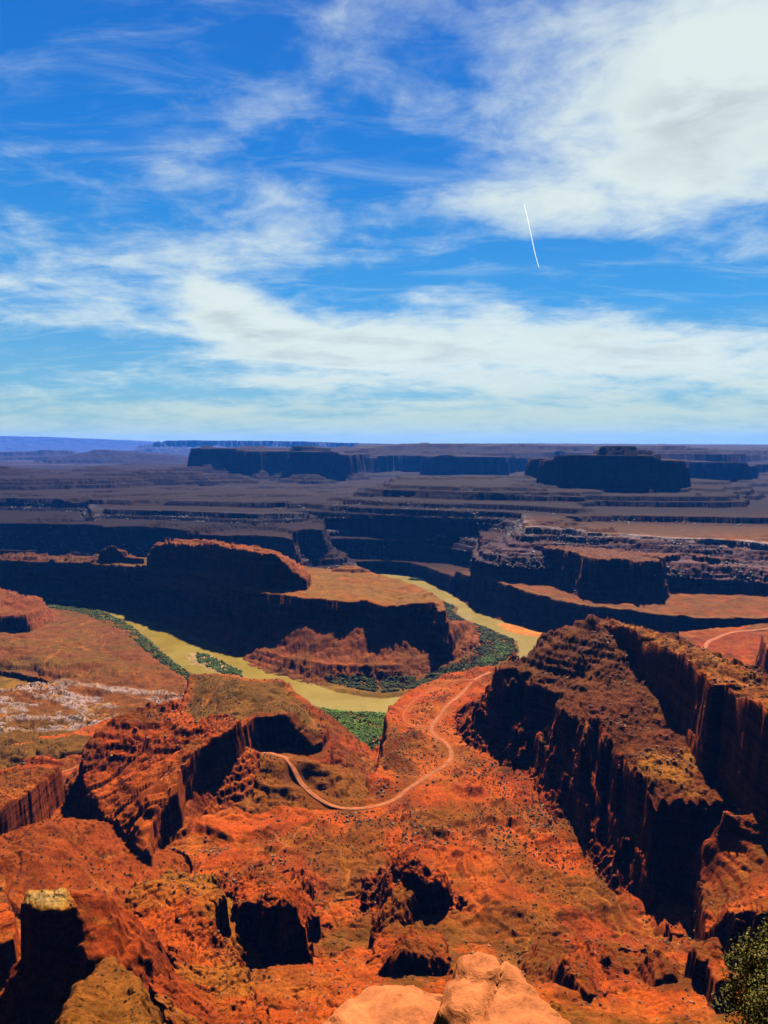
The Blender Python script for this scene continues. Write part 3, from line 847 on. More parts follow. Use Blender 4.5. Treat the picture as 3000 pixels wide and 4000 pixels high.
def colours(X, Y, H, idx, a):
    """the rock's and soil's colours; the far country also has shade and haze put in"""
    R = np.hypot(X, Y)
    dist = a['dist']
    n1, n2, sw, big, w1 = a['n1'], a['n2'], a['sw'], a['big'], a['w1x']
    gy = np.gradient(H, axis=1) / np.maximum(np.gradient(Y, axis=1), 1e-3)
    du = np.gradient(X, axis=0)
    gx = np.gradient(H, axis=0) / np.maximum(du, 1e-3)
    steep = sst(.35, 1.0, np.hypot(gx, gy))
    C = np.zeros(X.shape + (3,), np.float32)
    orange = np.array([.33, .060, .016])
    red = np.array([.215, .036, .014])
    brown = np.array([.125, .042, .012])
    olive = np.array([.105, .058, .014])
    pink = np.array([.34, .105, .055])
    cream = np.array([.40, .31, .20])
    purple = np.array([.12, .052, .050])
    dark = np.array([.105, .028, .016])
    C[:] = orange
    def mix(mask, c):
        c = np.asarray(c, np.float32)
        m = np.clip(mask, 0, 1)[..., None].astype(np.float32)
        C[:] = C * (1 - m) + np.asarray(c, np.float32) * m
    p1 = perlin(X / 170 + 5, Y / 170 + .3 * n1)
    p2 = perlin(X / 75 + 1, Y / 75 + 9)
    p3 = perlin(X / 320 + 11, Y / 320 + 2)
    mix(sst(-.05, .35, p1 + .35 * n1) * .85, red)
    mix(sst(.0, .3, p3 + .35 * n1 + .3 * p2) * .85, brown)
    mix(sst(.15, .45, p2 + .5 * n2 - .2 * p3) * .45, olive)
    mix(sst(.22, .5, -p1 - .4 * n1 + .1 * p3) * .5, pink)
    mix(steep * .75, red * .85)
    # strata tint by bedding level
    bl = np.sin(H * .42 + 1.2 * n1) * .5 + .5 * np.sin(H * .17 + 2)
    C *= (1 + .16 * bl * steep)[..., None].astype(np.float32)
    # rock colours turn drabber with distance
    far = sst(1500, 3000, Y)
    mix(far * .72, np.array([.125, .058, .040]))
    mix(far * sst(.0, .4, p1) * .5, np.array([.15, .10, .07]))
    names = [L['name'] for L in LF]
    def isn(*q):
        m = np.zeros(X.shape, bool)
        for nm in q:
            m |= idx == names.index(nm)
        return m
    top = sst(2, -6, dist)
    # olive-brown tops
    m = isn('brown_mesa') * sst(0, -25, dist) * (.75 + .25 * sst(-.4, .3, a['fl']))
    mix(m, np.array([.135, .062, .022]))
    mix(isn('brown_mesa') * sst(0, -25, dist) * sst(.1, .7, a['fl']) * .5, np.array([.085, .050, .020]))
    m = isn('mound_a')
    mix(m * .75, np.array([.15, .060, .020]))
    m = isn('mound_l', 'shrub_mound') if 'shrub_mound' in names else isn('mound_l')
    mix(m * .8, np.array([.20, .040, .013]))
    # left ledge country: dull red with pale ledges
    m = isn('left_slope')
    mix(m * .85, np.array([.125, .048, .028]))
    mix(m * sst(1420, 1250, Y) * sst(-260, -330, X) * .8, np.array([.11, .058, .026]))
    pale = pale_mask(X, Y, n1)
    mix(m * sst(-480, -380, X) * .7, np.array([.20, .045, .022]))
    mix(m * pale * .95 * sst(-.6, .0, n2), np.array([.27, .21, .14]))
    mix(m * sst(1560, 1700, Y) * sst(-.2, .3, perlin(X / 160, Y / 90)) * sst(-380, -450, X) * .85, np.array([.12, .062, .024]))
    m = isn('left_butte')
    mix(m * .7, np.array([.16, .05, .028]))
    # slab ridge: bright orange slickrock, pale streaks
    m = isn('slab_ridge')
    mix(m * sst(950, 800, Y) * top * .7, np.array([.38, .085, .028]))
    # right mesa
    m = isn('right_mesa')
    mix(m * top * .9, np.array([.088, .026, .013]))
    mix(m * top * sst(.05, .4, p2 + .4 * n1) * sst(1000, 850, Y) * .6, np.array([.34, .14, .045]))
    mix(m * top * sst(960, 1050, Y) * .5, np.array([.12, .045, .028]))
    m = isn('cap')
    mix(m * top * (.25 + .65 * sst(-.1, .4, n2)), np.array([.25, .105, .045]))
    mix(m * top * sst(-.0, -.3, n2) * .7, np.array([.09, .04, .02]))
    mix(isn('spur') * sst(560, 585, Y) * .8, np.array([.21, .095, .032]))
    mix(isn('spur') * sst(.1, .5, n1 + p2) * .5, np.array([.26, .10, .035]))
    mix(isn('pillar') * top * sst(-200, -225, X) * .9, np.array([.36, .25, .13]))
    mix(isn('pillar') * top * sst(-225, -200, X) * .9, np.array([.12, .055, .020]))
    mix(isn('pale_knob') * .85, np.array([.15, .062, .022]))
    mix(isn('pale_knob') * sst(312, 296, Y + 10 * n1) * .9, np.array([.34, .23, .10]))
    # peninsula: tan bench with an orange heart
    m = isn('peninsula', 'pen_mound')
    mix(m * top * .9, np.array([.17, .088, .042]))
    mix(m * top * sst(-.1, .4, perlin(X / 120, Y / 120) + .4 * n1) * .75, np.array([.22, .072, .026]))
    mix(m * steep * .6, np.array([.17, .055, .030]))
    m = isn('pen_butte', 'pen_knob')
    mix(m * .75, np.array([.20, .060, .032]))
    mix(isn('pen_talus') * .6, np.array([.13, .052, .032]))
    # outer bench: dusty red flat
    m = isn('outer_bench')
    mix(m * top * .9, np.array([.135, .058, .036]))
    mix(m * top * sst(.0, .4, n1 + .5 * p2) * .6, np.array([.22, .056, .028]))
    mix(m * top * sst(-25, -8, dist) * .6, np.array([.19, .10, .06]))
    # white caprock of the upper benches
    m = isn('tier_2', 'tier_3', 'mesa_b_top')
    mix(m * sst(-60, -5, dist) * sst(25, 2, dist) * sst(-.6, .2, n1) * .85, np.array([.42, .36, .25]))
    mix(m * sst(-40, -200, dist) * .6, np.array([.19, .105, .060]))
    mix(isn('mesa_b_top') * sst(-30, -5, dist) * sst(8, 0, dist) * sst(0, .4, n2) * .7, np.array([.16, .17, .07]))
    mix(m * sst(8, 40, dist) * sst(-.1, .4, n2) * .55, np.array([.28, .24, .18]))
    m = isn('mesa_l', 'mesa_c', 'mesa_b')
    mix(m * .85, np.array([.125, .055, .045]))
    mix(isn('tier_2', 'tier_3', 'mesa_b_top') * sst(2, 20, dist) * .8, np.array([.10, .062, .055]))  # slopes under the rims darkened, their shade put into the colour
    m = isn('tier_bt', 'tier_bt2', 'hills')
    mix(m * .4, np.array([.13, .075, .052]))
    mix(isn('great_butte', 'great_butte_block') * (dist < 40) * .7, np.array([.20, .055, .034]))
    mix(isn('great_butte_cap', 'far_mesa_top') * sst(.1, .5, n1 + .3) * sst(3, -8, dist) * .75, np.array([.40, .32, .19]))
    mix(sst(9000, 12000, Y) * (idx == names.index('tier_3')) * sst(.1, .45, perlin(X / 2600, Y / 900) + .3 * n1) * .9, np.array([.55, .44, .32]))
    # river flats
    m = isn('near_bank', 'inner_bank', 'far_bank')
    mix(m * .9, np.array([.115, .078, .028]))
    mix(m * sst(0.1, .4, n1) * .5, np.array([.26, .12, .05]))
    mix(isn('sandbar') * 1.0, np.array([.42, .16, .09]))
    mix(isn('island') * 1.0, np.array([.27, .20, .10]))
    mix(isn('inner_bank', 'near_bank', 'far_bank') * sst(.9, .2, H) * .5, np.array([.30, .22, .13]))
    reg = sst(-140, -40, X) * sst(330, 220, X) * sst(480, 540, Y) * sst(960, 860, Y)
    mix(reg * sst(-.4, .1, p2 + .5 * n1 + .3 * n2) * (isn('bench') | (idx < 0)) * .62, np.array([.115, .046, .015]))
    mix(a['wash'] * sst(-.5, .3, p1) * .6, np.array([.34, .12, .055]))
    C[:] = C * (1 - .42 * sst(2300, 2700, Y))[..., None] * (1 - .80 * sst(2500, 3300, Y))[..., None]  # far country darkened; shade of its terraced slopes painted into the colour
    mix(sst(12000, 20000, Y) * .9, (.06, .06, .07))  # distant ground faded to dark blue-grey, haze put into the colour
    mix(isn('horizon_ridge', 'far_plateau') * .95, (.04, .05, .07))  # same painted haze tone on the skyline plateaus
    fB = .10 + .50 * sst(.22, .6, C[..., 2] / np.maximum(C[..., 0], 1e-4))
    C[..., 0] *= .50
    C[..., 1] *= .41
    C[..., 2] *= fB
    sp = (rng.random(X.shape) > 2) & (Y > 2300) & (Y < 5200) & (steep > .15) & (perlin(X / 90, Y / 90) > -.15)
    C[sp] = (.17, .15, .12)
    return C, steep


def rock_material():
    m = bpy.data.materials.new("canyon_rock")
    m.use_nodes = True
    g = NT(m.node_tree)
    out = g.n('ShaderNodeOutputMaterial')
    b = g.n('ShaderNodeBsdfPrincipled')
    b.inputs['Roughness'].default_value = .95
    b.inputs['Specular IOR Level'].default_value = 0.03
    at = g.n('ShaderNodeAttribute', attribute_name='rockcol')
    geo = g.n('ShaderNodeNewGeometry')
    pos = geo.outputs['Position']
    sep = g.n('ShaderNodeSeparateXYZ')
    g.l(geo.outputs['True Normal'], sep.inputs[0])
    steep = g.sstep(sep.outputs[2], .80, .45)
    # strata: noise squeezed in z
    mp = g.n('ShaderNodeMapping')
    g.l(pos, mp.inputs[0])
    mp.inputs['Scale'].default_value = (.006, .006, .20)
    st = g.noise(mp.outputs[0], 1.0, 5, .6, .4)
    mpv = g.n('ShaderNodeMapping')
    g.l(pos, mpv.inputs[0])
    mpv.inputs['Scale'].default_value = (.10, .10, .012)
    stv = g.noise(mpv.outputs[0], 1.0, 4, .6, .2)
    n_a = g.noise(pos, .32, 6, .65)
    n_b = g.noise(pos, .035, 5, .6, .6)
    f1 = g.sstep(st, .3, .7, .62, 1.35)
    f1b = g.sstep(stv, .3, .7, .75, 1.25)
    f2 = g.sstep(n_a, .30, .70, .66, 1.36)
    f3 = g.sstep(n_b, .30, .70, .75, 1.28)
    s1 = g.math('ADD', g.math('MULTIPLY', g.math('SUBTRACT', g.math('MULTIPLY', f1, f1b), 1.0), steep), 1.0)
    tot = g.math('MULTIPLY', g.math('MULTIPLY', s1, f2), f3)
    v = g.n('ShaderNodeVectorMath', operation='SCALE')
    g.l(at.outputs['Color'], v.inputs[0])
    g.l(tot, v.inputs['Scale'])
    g.l(v.outputs[0], b.inputs['Base Color'])
    bump = g.n('ShaderNodeBump')
    bump.inputs['Strength'].default_value = .9
    bump.inputs['Distance'].default_value = 2.2
    hh = g.math('ADD', g.math('MULTIPLY', g.noise(pos, .22, 7, .68), 1.0), g.math('MULTIPLY', g.math('MULTIPLY', st, steep), 1.6))
    g.l(hh, bump.inputs['Height'])
    g.l(bump.outputs[0], b.inputs['Normal'])
    g.l(b.outputs[0], out.inputs[0])
    return m


def simple_mat(name, rgb, rough=.9, var=.35, scale=2.0, bump=0.0, attr=None, spec=.1):
    m = bpy.data.materials.new(name)
    m.use_nodes = True
    g = NT(m.node_tree)
    out = g.n('ShaderNodeOutputMaterial')
    b = g.n('ShaderNodeBsdfPrincipled')
    b.inputs['Roughness'].default_value = rough
    b.inputs['Specular IOR Level'].default_value = spec
    geo = g.n('ShaderNodeNewGeometry')
    n = g.noise(geo.outputs['Position'], scale, 6, .62)
    f = g.sstep(n, .3, .7, 1 - var, 1 + var)
    v = g.n('ShaderNodeVectorMath', operation='SCALE')
    if attr:
        at = g.n('ShaderNodeAttribute', attribute_name=attr)
        g.l(at.outputs['Color'], v.inputs[0])
    else:
        v.inputs[0].default_value = rgb
    g.l(f, v.inputs['Scale'])
    g.l(v.outputs[0], b.inputs['Base Color'])
    if bump:
        bp = g.n('ShaderNodeBump')
        bp.inputs['Strength'].default_value = .8
        bp.inputs['Distance'].default_value = bump
        g.l(n, bp.inputs['Height'])
        g.l(bp.outputs[0], b.inputs['Normal'])
    g.l(b.outputs[0], out.inputs[0])
    return m


def mesh_from(name, verts, quads, mat, smooth=True, colr=None, tri=False):
    me = bpy.data.meshes.new(name)
    nv, nf = len(verts), len(quads)
    k = 3 if tri else 4
    me.vertices.add(nv)
    me.vertices.foreach_set('co', np.ascontiguousarray(verts, dtype=np.float32).ravel())
    me.loops.add(nf * k)
    me.loops.foreach_set('vertex_index', np.ascontiguousarray(quads, dtype=np.int32).ravel())
    me.polygons.add(nf)
    me.polygons.foreach_set('loop_start', np.arange(0, nf * k, k, dtype=np.int32))
    me.polygons.foreach_set('loop_total', np.full(nf, k, dtype=np.int32))
    me.polygons.foreach_set('use_smooth', np.full(nf, smooth))
    if colr is not None:
        at = me.attributes.new('rockcol', 'FLOAT_COLOR', 'POINT')
        c4 = np.ones((nv, 4), np.float32)
        c4[:, :3] = colr
        at.data.foreach_set('color', c4.ravel())
    me.update(calc_edges=True)
    me.materials.append(mat)
    o = bpy.data.objects.new(name, me)
    col.objects.link(o)
    return o


ROCK = rock_material()
X, Y, H, IDX, ATT = build_terrain()
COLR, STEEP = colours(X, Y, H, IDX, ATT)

INFO = {   # object key -> (name, label, category or None)
    'bench': ('red_bench', 'broad orange-red rock bench crossed by a winding dirt road above the river', None),
    'floodplain': ('floodplain', 'flat river bottomland under green thickets along the water', None),
    'sandbar': ('sandbar', 'bare salmon coloured sandbar in the river bend behind the fluted mesa', None),
    'river_island': ('river_island', 'small sandy island with a green shrub strip in mid river', None),
    'ledge_slope': ('ledge_slope', 'dull red slope with pale layered ledges beside the left river bank', None),
    'layered_butte': ('layered_butte', 'dark layered butte at the picture edge above the bank thicket', None),
    'brown_mesa': ('brown_topped_mesa', 'smooth brown topped mesa with a black alcove beside the green side canyon', None),
    'slab_ridge': ('slickrock_ridge', 'tilted orange slickrock ridge with a blocky dark crest', None),
    'shadowed_fin': ('rock_fin', 'black shadowed cliff behind the shrub dotted red mound', None),
    'shrub_mound': ('red_mound', 'smooth red mound dotted with small shrubs in the lower left', None),
    'fluted_mesa': ('fluted_mesa', 'large dark fluted mesa with rubble slopes right of the dirt road', None),
    'caprock_wall': ('caprock_wall', 'long pale capped wall rising along the back of the fluted mesa', None),
    'shadowed_fins': ('rock_fins', 'black stepped fins above the juniper in the lower right', None),
    'edge_tower': ('rock_tower', 'dark red rock tower cut by the right picture edge', None),
    'talus_spur': ('talus_spur', 'rubbly red brown spur with a tan top in the near foreground', None),
    'alcove_fin': ('alcove_cliff', 'ragged cliff with a deep black alcove beside the tan spur', None),
    'middle_fin': ('rock_fin', 'jagged fin with a black face standing alone on the shrub covered bench', None),
    'small_fin': ('rock_fin', 'low black faced outcrop just behind the pale foreground boulders', None),
    'right_knoll': ('red_knoll', 'rounded red knoll with short dark cliffs right of the foreground boulders', None),
    'pillar': ('rock_pillar', 'tall black pillar with a pale cap in the lower left corner', None),
    'pale_knob': ('pale_knob', 'brown slope with a pale sandy foot beside the black pillar', None),
    'peninsula': ('peninsula_mesa', 'flat tan peninsula with dark cliffs inside the river meander', None),
    'peninsula_butte': ('peninsula_butte', 'long dark red butte standing on the tan peninsula', None),
    'peninsula_knob': ('rock_knob', 'small knob left of the long butte on the peninsula', None),
    'outer_bench': ('outer_bench', 'long dusty bench with a sheer dark wall across the river', None),
    'mid_mesa': ('buttressed_mesa', 'dark buttressed mesa on the far side of the river bend at the right', None),
    'centre_mesa': ('dark_mesa', 'dark flat mesa wall behind the peninsula tip', None),
    'left_wall': ('stepped_canyon_wall', 'stepped dark canyon wall across the river behind the long butte', None),
    'upper_bench': ('white_rim_bench', 'wide upper bench with a thin white rim and boulder slopes below', None),
    'ledge_tiers': ('ledged_slopes', 'banded ledges stepping down in front of the great butte', None),
    'great_butte': ('great_butte', 'massive flat butte with fluted cliffs and a small pale cap at right', None),
    'butte_block': ('butte_block', 'smaller square block behind the left end of the massive butte', None),
    'far_mesa': ('far_mesa', 'long hazy blue mesa wall with talus cones along the skyline', None),
    'tiered_hills': ('tiered_hills', 'low tiered hills at the foot of the hazy mesa', None),
    'distant_plateau': ('distant_plateau', 'pale blue plateaus fading at the horizon', None),
    'talus': ('talus_slope', 'steep red rubble slope falling from the overlook', None),
}
keys = list(INFO)
kmap = np.zeros(len(LF) + 2, np.int16)
for i, L in enumerate(LF):
    kmap[i] = keys.index(L['obj'])
KI = np.where(IDX >= 0, kmap[np.clip(IDX, 0, None)], np.where(IDX == -2, keys.index('talus'), keys.index('floodplain')))
NVv = X.shape[1]
vid = np.arange(X.size, dtype=np.int64).reshape(X.shape)
q = np.stack([vid[:-1, :-1], vid[1:, :-1], vid[1:, 1:], vid[:-1, 1:]], axis=-1).reshape(-1, 4)
fk = KI[:-1, :-1].ravel()
V3 = np.stack([X.ravel(), Y.ravel(), H.ravel()], axis=1)
CF = COLR.reshape(-1, 3)
for i, key in enumerate(keys):
    sel = q[fk == i]
    if len(sel) == 0:
        continue
    used, inv = np.unique(sel, return_inverse=True)
    nm, lab, cat = INFO[key]
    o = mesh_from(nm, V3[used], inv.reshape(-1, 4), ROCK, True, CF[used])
    tag(o, lab, None, None, 'structure')
print('terrain', X.shape)


def water():
    m = bpy.data.materials.new("river_water")
    m.use_nodes = True
    g = NT(m.node_tree)
    out = g.n('ShaderNodeOutputMaterial')
    b = g.n('ShaderNodeBsdfPrincipled')
    geo = g.n('ShaderNodeNewGeometry')
    pos = geo.outputs['Position']
    n = g.noise(pos, .008, 4, .55, .8)
    c = g.mix(g.sstep(n, .35, .65), (.110, .070, .006, 1), (.138, .092, .014, 1))
    g.l(c, b.inputs['Base Color'])
    b.inputs['Roughness'].default_value = .22
    b.inputs['Specular IOR Level'].default_value = .22
    bp = g.n('ShaderNodeBump')
    bp.inputs['Strength'].default_value = .25
    bp.inputs['Distance'].default_value = .5
    mp = g.n('ShaderNodeMapping')
    g.l(pos, mp.inputs[0])
    mp.inputs['Scale'].default_value = (.10, .16, .1)
    g.l(g.noise(mp.outputs[0], 1.0, 5, .6), bp.inputs['Height'])
    g.l(bp.outputs[0], b.inputs['Normal'])
    g.l(b.outputs[0], out.inputs[0])
    v = np.array([(-4000, 900, 0), (4000, 900, 0), (4000, 4200, 0), (-4000, 4200, 0)], float)
    o = mesh_from('river', v, np.array([[0, 1, 2, 3]]), m, False)
    tag(o, 'muddy olive river curving round the peninsula', None, None, 'structure')


water()

def haze():
    m = bpy.data.materials.new("haze_air")
    m.use_nodes = True
    g = NT(m.node_tree)
    out = g.n('ShaderNodeOutputMaterial')
    v = g.n('ShaderNodeVolumePrincipled')
    v.inputs['Color'].default_value = (.03, .24, 1.0, 1)
    v.inputs['Density'].default_value = 1.15e-5
    v.inputs['Anisotropy'].default_value = 0.2
    g.l(v.outputs[0], out.inputs['Volume'])
    x0, x1, y0, y1, z0, z1 = -70000, 70000, -300, 41000, -30, 1130
    vv = [(x, y, z) for z in (z0, z1) for y in (y0, y1) for x in (x0, x1)]
    qd = [(0, 2, 3, 1), (4, 5, 7, 6), (0, 1, 5, 4), (2, 6, 7, 3), (0, 4, 6, 2), (1, 3, 7, 5)]
    o = mesh_from('haze', np.array(vv, float), np.array(qd), m, False)
    tag(o, 'thin blue air haze over the whole canyon', None, None, 'stuff')


haze()

# ------------------------------------------------------------------ standing on the terrain
UCOL = X[:, 0] / Y[:, 0]


def ground(x, y):
    """height of the terrain mesh under a point"""
    j = int(np.argmin(np.abs(UCOL - x / y)))
    return float(np.interp(y, Y[j], H[j]))


def ground_many(xs, ys):
    js = np.clip(np.searchsorted(UCOL, xs / ys), 0, len(UCOL) - 1)
    return np.array([np.interp(b, Y[j], H[j]) for j, b in zip(js, ys)])


def roads():
    m = simple_mat('road_dirt', (.165, .046, .013), .95, .25, .12, .3)
    for k, p in ROADS.items():
        w = {'main': 3.3, 'left': 3.2, 'right': 5.0, 'track': 1.1}[k]
        d = np.concatenate([[0], np.cumsum(np.hypot(*np.diff(p, axis=0).T))])
        n = int(d[-1] / 3) + 2
        t = np.linspace(0, d[-1], n)
        cx, cy = np.interp(t, d, p[:, 0]), np.interp(t, d, p[:, 1])
        tx, ty = np.gradient(cx), np.gradient(cy)
        L = np.hypot(tx, ty)
        nx, ny = -ty / L, tx / L
        rows = []
        for f in (-1.25, -1, -.5, 0, .5, 1, 1.25):
            ww = w * f * (1 + .12 * np.sin(t / 23 + f))
            px, py = cx + nx * ww, cy + ny * ww
            rows.append((px, py))
        zc = np.max([ground_many(a, b) for a, b in rows], axis=0)
        zc = np.convolve(np.pad(zc, 4, mode='edge'), np.ones(9) / 9, 'valid') + .3
        V = []
        for f, (px, py) in zip((-1.25, -1, -.5, 0, .5, 1, 1.25), rows):
            drop = -2.5 if abs(f) > 1.1 else (.12 * abs(f))
            V.append(np.stack([px, py, zc + drop], 1))
        V = np.concatenate(V)
        Q = []
        for r_ in range(6):
            a = r_ * n + np.arange(n - 1)
            Q.append(np.stack([a, a + 1, a + n + 1, a + n], 1))
        o = mesh_from('dirt_road', V, np.concatenate(Q)[:, ::-1], m)
        lab = {'main': 'pale orange dirt road winding across the red bench', 'left': 'dirt road passing behind the slickrock ridge at the left edge',
               'right': 'dirt road curving on the far red flat behind the caprock wall', 'track': 'faint side track looping near the lip of the red bench'}[k]
        tag(o, lab, None, None, 'structure')


roads()

# unit icosahedron
_t = (1 + 5 ** .5) / 2
ICO = np.array([(-1, _t, 0), (1, _t, 0), (-1, -_t, 0), (1, -_t, 0), (0, -1, _t), (0, 1, _t), (0, -1, -_t), (0, 1, -_t), (_t, 0, -1), (_t, 0, 1), (-_t, 0, -1), (-_t, 0, 1)]) / math.hypot(1, _t)
ICF = np.array([(0, 11, 5), (0, 5, 1), (0, 1, 7), (0, 7, 10), (0, 10, 11), (1, 5, 9), (5, 11, 4), (11, 10, 2), (10, 7, 6), (7, 1, 8), (3, 9, 4), (3, 4, 2), (3, 2, 6), (3, 6, 8), (3, 8, 9), (4, 9, 5), (2, 4, 11), (6, 2, 10), (8, 6, 7), (9, 8, 1)])


def blobs_mesh(name, P, S, C, mat, squash=.8, jit=.35, sink=.25):
    """many small lumps in one mesh (ground cover)"""
    n = len(P)
    r3 = rng.random((n, 12, 1)) * jit * 2 + (1 - jit)
    ang = rng.random(n) * 6.28
    ca, sa = np.cos(ang)[:, None], np.sin(ang)[:, None]
    v = ICO[None] * r3
    st = np.stack([.75 + .6 * rng.random(n), .75 + .6 * rng.random(n), squash * (.7 + .6 * rng.random(n))], 1)[:, None, :]
    v = v * st
    vx = v[..., 0] * ca - v[..., 1] * sa
    vy = v[..., 0] * sa + v[..., 1] * ca
    v = np.stack([vx, vy, v[..., 2]], -1) * S[:, None, None]
    v = v + P[:, None, :]
    v[..., 2] += (S * squash * (1 - 2 * sink) * .8)[:, None]
    f = ICF[None] + (np.arange(n) * 12)[:, None, None]
    c = np.repeat(C, 12, axis=0)
    return mesh_from(name, v.reshape(-1, 3), f.reshape(-1, 3), mat, False, c, True)


LEAF = simple_mat('shrub_leaves', (.05, .07, .02), .9, .3, .8, 0, 'rockcol')
STONE = simple_mat('stone', (.2, .1, .06), .95, .3, .6, .15, 'rockcol')


def area_w():
    dY = np.gradient(Y, axis=1)
    dX = np.abs(np.gradient(X, axis=0))
    return dY * dX


AREA = area_w()
PXX = None


def in_frame():
    U = X / Y
    V = (H - CZ) / Y
    cp, sp = math.cos(PITCH), math.sin(PITCH)
    dep = cp - V * sp
    px = 1500 + F * U / dep
    py = 2000 - F * (V * cp + sp) / dep
    return px, py


PXX, PYY = in_frame()
INF = (PXX > -60) & (PXX < 3060) & (PYY > 1700) & (PYY < 4060)


def pick(mask_w, n):
    w = mask_w.ravel()
    cum = np.cumsum(w)
    k = np.searchsorted(cum, rng.random(n) * cum[-1])
    k = np.clip(k, 0, w.size - 1)
    return k


def inpoly(poly, px, py):
    ins = np.zeros(px.shape, bool)
    n = len(poly)
    for i in range(n):
        ax, ay = poly[i]
        bx, by = poly[(i + 1) % n]
        if ay == by: continue
        c = ((ay <= py) & (by > py)) | ((by <= py) & (ay > py))
        ins ^= c & (px < ax + (py - ay) * (bx - ax) / (by - ay))
    return ins


def thicket(name, label, outline, n, s0, s1, shade, dens=None):
    """riverside thicket growing inside a ground outline; outline given as world points"""
    P2 = np.array([pz(a, b, 5)[:2] for a, b in outline])
    m = inpoly([tuple(p) for p in P2], X, Y) & (H > .1) & (H < 16)
    w = AREA * m
    if w.sum() == 0:
        print('no thicket', name); return
    w = w * np.clip(.35 + 1.6 * perlin(X / 38, Y / 26), .06, 1)
    n = int(n * 1.8)
    k = pick(w, n)
    x = X.ravel()[k] + rng.normal(0, 1.5, n)
    y = Y.ravel()[k] + rng.normal(0, 1.5, n)
    z = H.ravel()[k]
    S = (s0 + (s1 - s0) * rng.random(n) ** 1.8) * .72
    pn = perlin(x / 60 + 3, y / 40)
    br = (.65 + .7 * rng.random((n, 1))) * (1 + .5 * pn[:, None])
    C = np.array(shade)[None] * br
    o = blobs_mesh(name, np.stack([x, y, z], 1), S, C, LEAF, .95, .5, .2)
    tag(o, label, None, None, 'stuff')


G1 = (.040, .055, .012)
G2 = (.060, .12, .014)
thicket('riverside_thicket', 'dark green thicket lining the left bank of the river', [(140, 2345), (300, 2355), (480, 2418), (575, 2490), (660, 2572), (770, 2652), (740, 2660), (600, 2570), (520, 2500), (420, 2440), (300, 2390), (160, 2372)], 3600, 2.0, 4.6, (.042, .056, .004))
thicket('riverside_thicket', 'dark green belt of thicket round the foot of the peninsula', [(930, 2505), (1050, 2560), (1200, 2630), (1330, 2680), (1500, 2705), (1650, 2690), (1800, 2655), (1950, 2590), (2020, 2540), (2000, 2495), (1900, 2450), (1800, 2415), (1760, 2385), (1775, 2370), (1690, 2330),
        (1700, 2370), (1760, 2440), (1830, 2500), (1850, 2550), (1790, 2600), (1650, 2650), (1500, 2665), (1330, 2645), (1200, 2600), (1060, 2545)], 9000, 1.8, 4.6, (.026, .031, .003))
thicket('bright_thicket', 'bright green patch of thicket at the outer bend', [(1930, 2500), (2010, 2530), (1985, 2560), (1900, 2600), (1880, 2580), (1930, 2545)], 700, 2, 4.5, (.045, .085, .006))
thicket('island_shrubs', 'green shrub strip covering the mid river island', [(765, 2545), (805, 2550), (865, 2576), (942, 2620), (948, 2646), (890, 2634), (835, 2608), (778, 2582)], 900, 1.6, 4.2, (.036, .056, .007))
thicket('bottomland_thicket', 'bright green thicket filling the bottom of the side canyon', [(1255, 2765), (1380, 2775), (1530, 2785), (1530, 2850), (1470, 2960), (1400, 2930), (1330, 2900), (1270, 2850)], 5200, 1.6, 4.0, (.050, .080, .004))
thicket('bottomland_scrub', 'sparse scrub at the head of the side canyon', [(1270, 2850), (1500, 2850), (1480, 3000), (1400, 3060), (1320, 3050)], 900, .9, 2.4, (.045, .052, .009))
thicket('far_bank_thicket', 'small green thicket below the sheer wall across the river', [(1590, 2258), (1680, 2252), (1700, 2280), (1620, 2270)], 260, 2, 5, (.03, .06, .012))
thicket('far_bank_thicket', 'narrow thicket below the dark wall beside the far water', [(1775, 2305), (1840, 2325), (1870, 2365), (1800, 2335)], 200, 2, 5, (.022, .04, .012))


PLACES = {'bench': 'on the orange bench', 'brown_mesa': 'on the smooth brown mesa top', 'mound_a': 'on the brown mound beside the dirt road', 'slab_ridge': 'on the tilted slickrock ridge',
          'mound_l': 'on the smooth red mound at the left', 'edge_block': 'on the slope at the left edge beside the black pillar', 'right_mesa': 'on the dark fluted mesa', 'cap': 'on the pale caprock wall',
          'right_fins': 'on the stepped fins above the juniper', 'spur': 'on the rubbly tan topped spur', 'alcove_fin': 'on the cliff over the black alcove', 'middle_fin': 'on the lone black faced fin',
          'small_fin': 'on the low outcrop behind the pale sandstone', 'right_knoll': 'on the red knoll right of the pale sandstone', 'pillar': 'on the cap of the tall black pillar', 'pale_knob': 'on the brown slope beside the black pillar'}


def place(p):
    j = int(np.argmin(np.abs(UCOL - p[0] / p[1])))
    i_ = int(IDX[j, int(np.argmin(np.abs(Y[j] - p[1])))])
    if i_ < 0:
        return 'on the steep talus at the bottom ' + ('left' if p[0] < -60 else 'right' if p[0] > 100 else 'middle')
    return PLACES.get(NAMES[i_], 'on the red rock below the overlook')


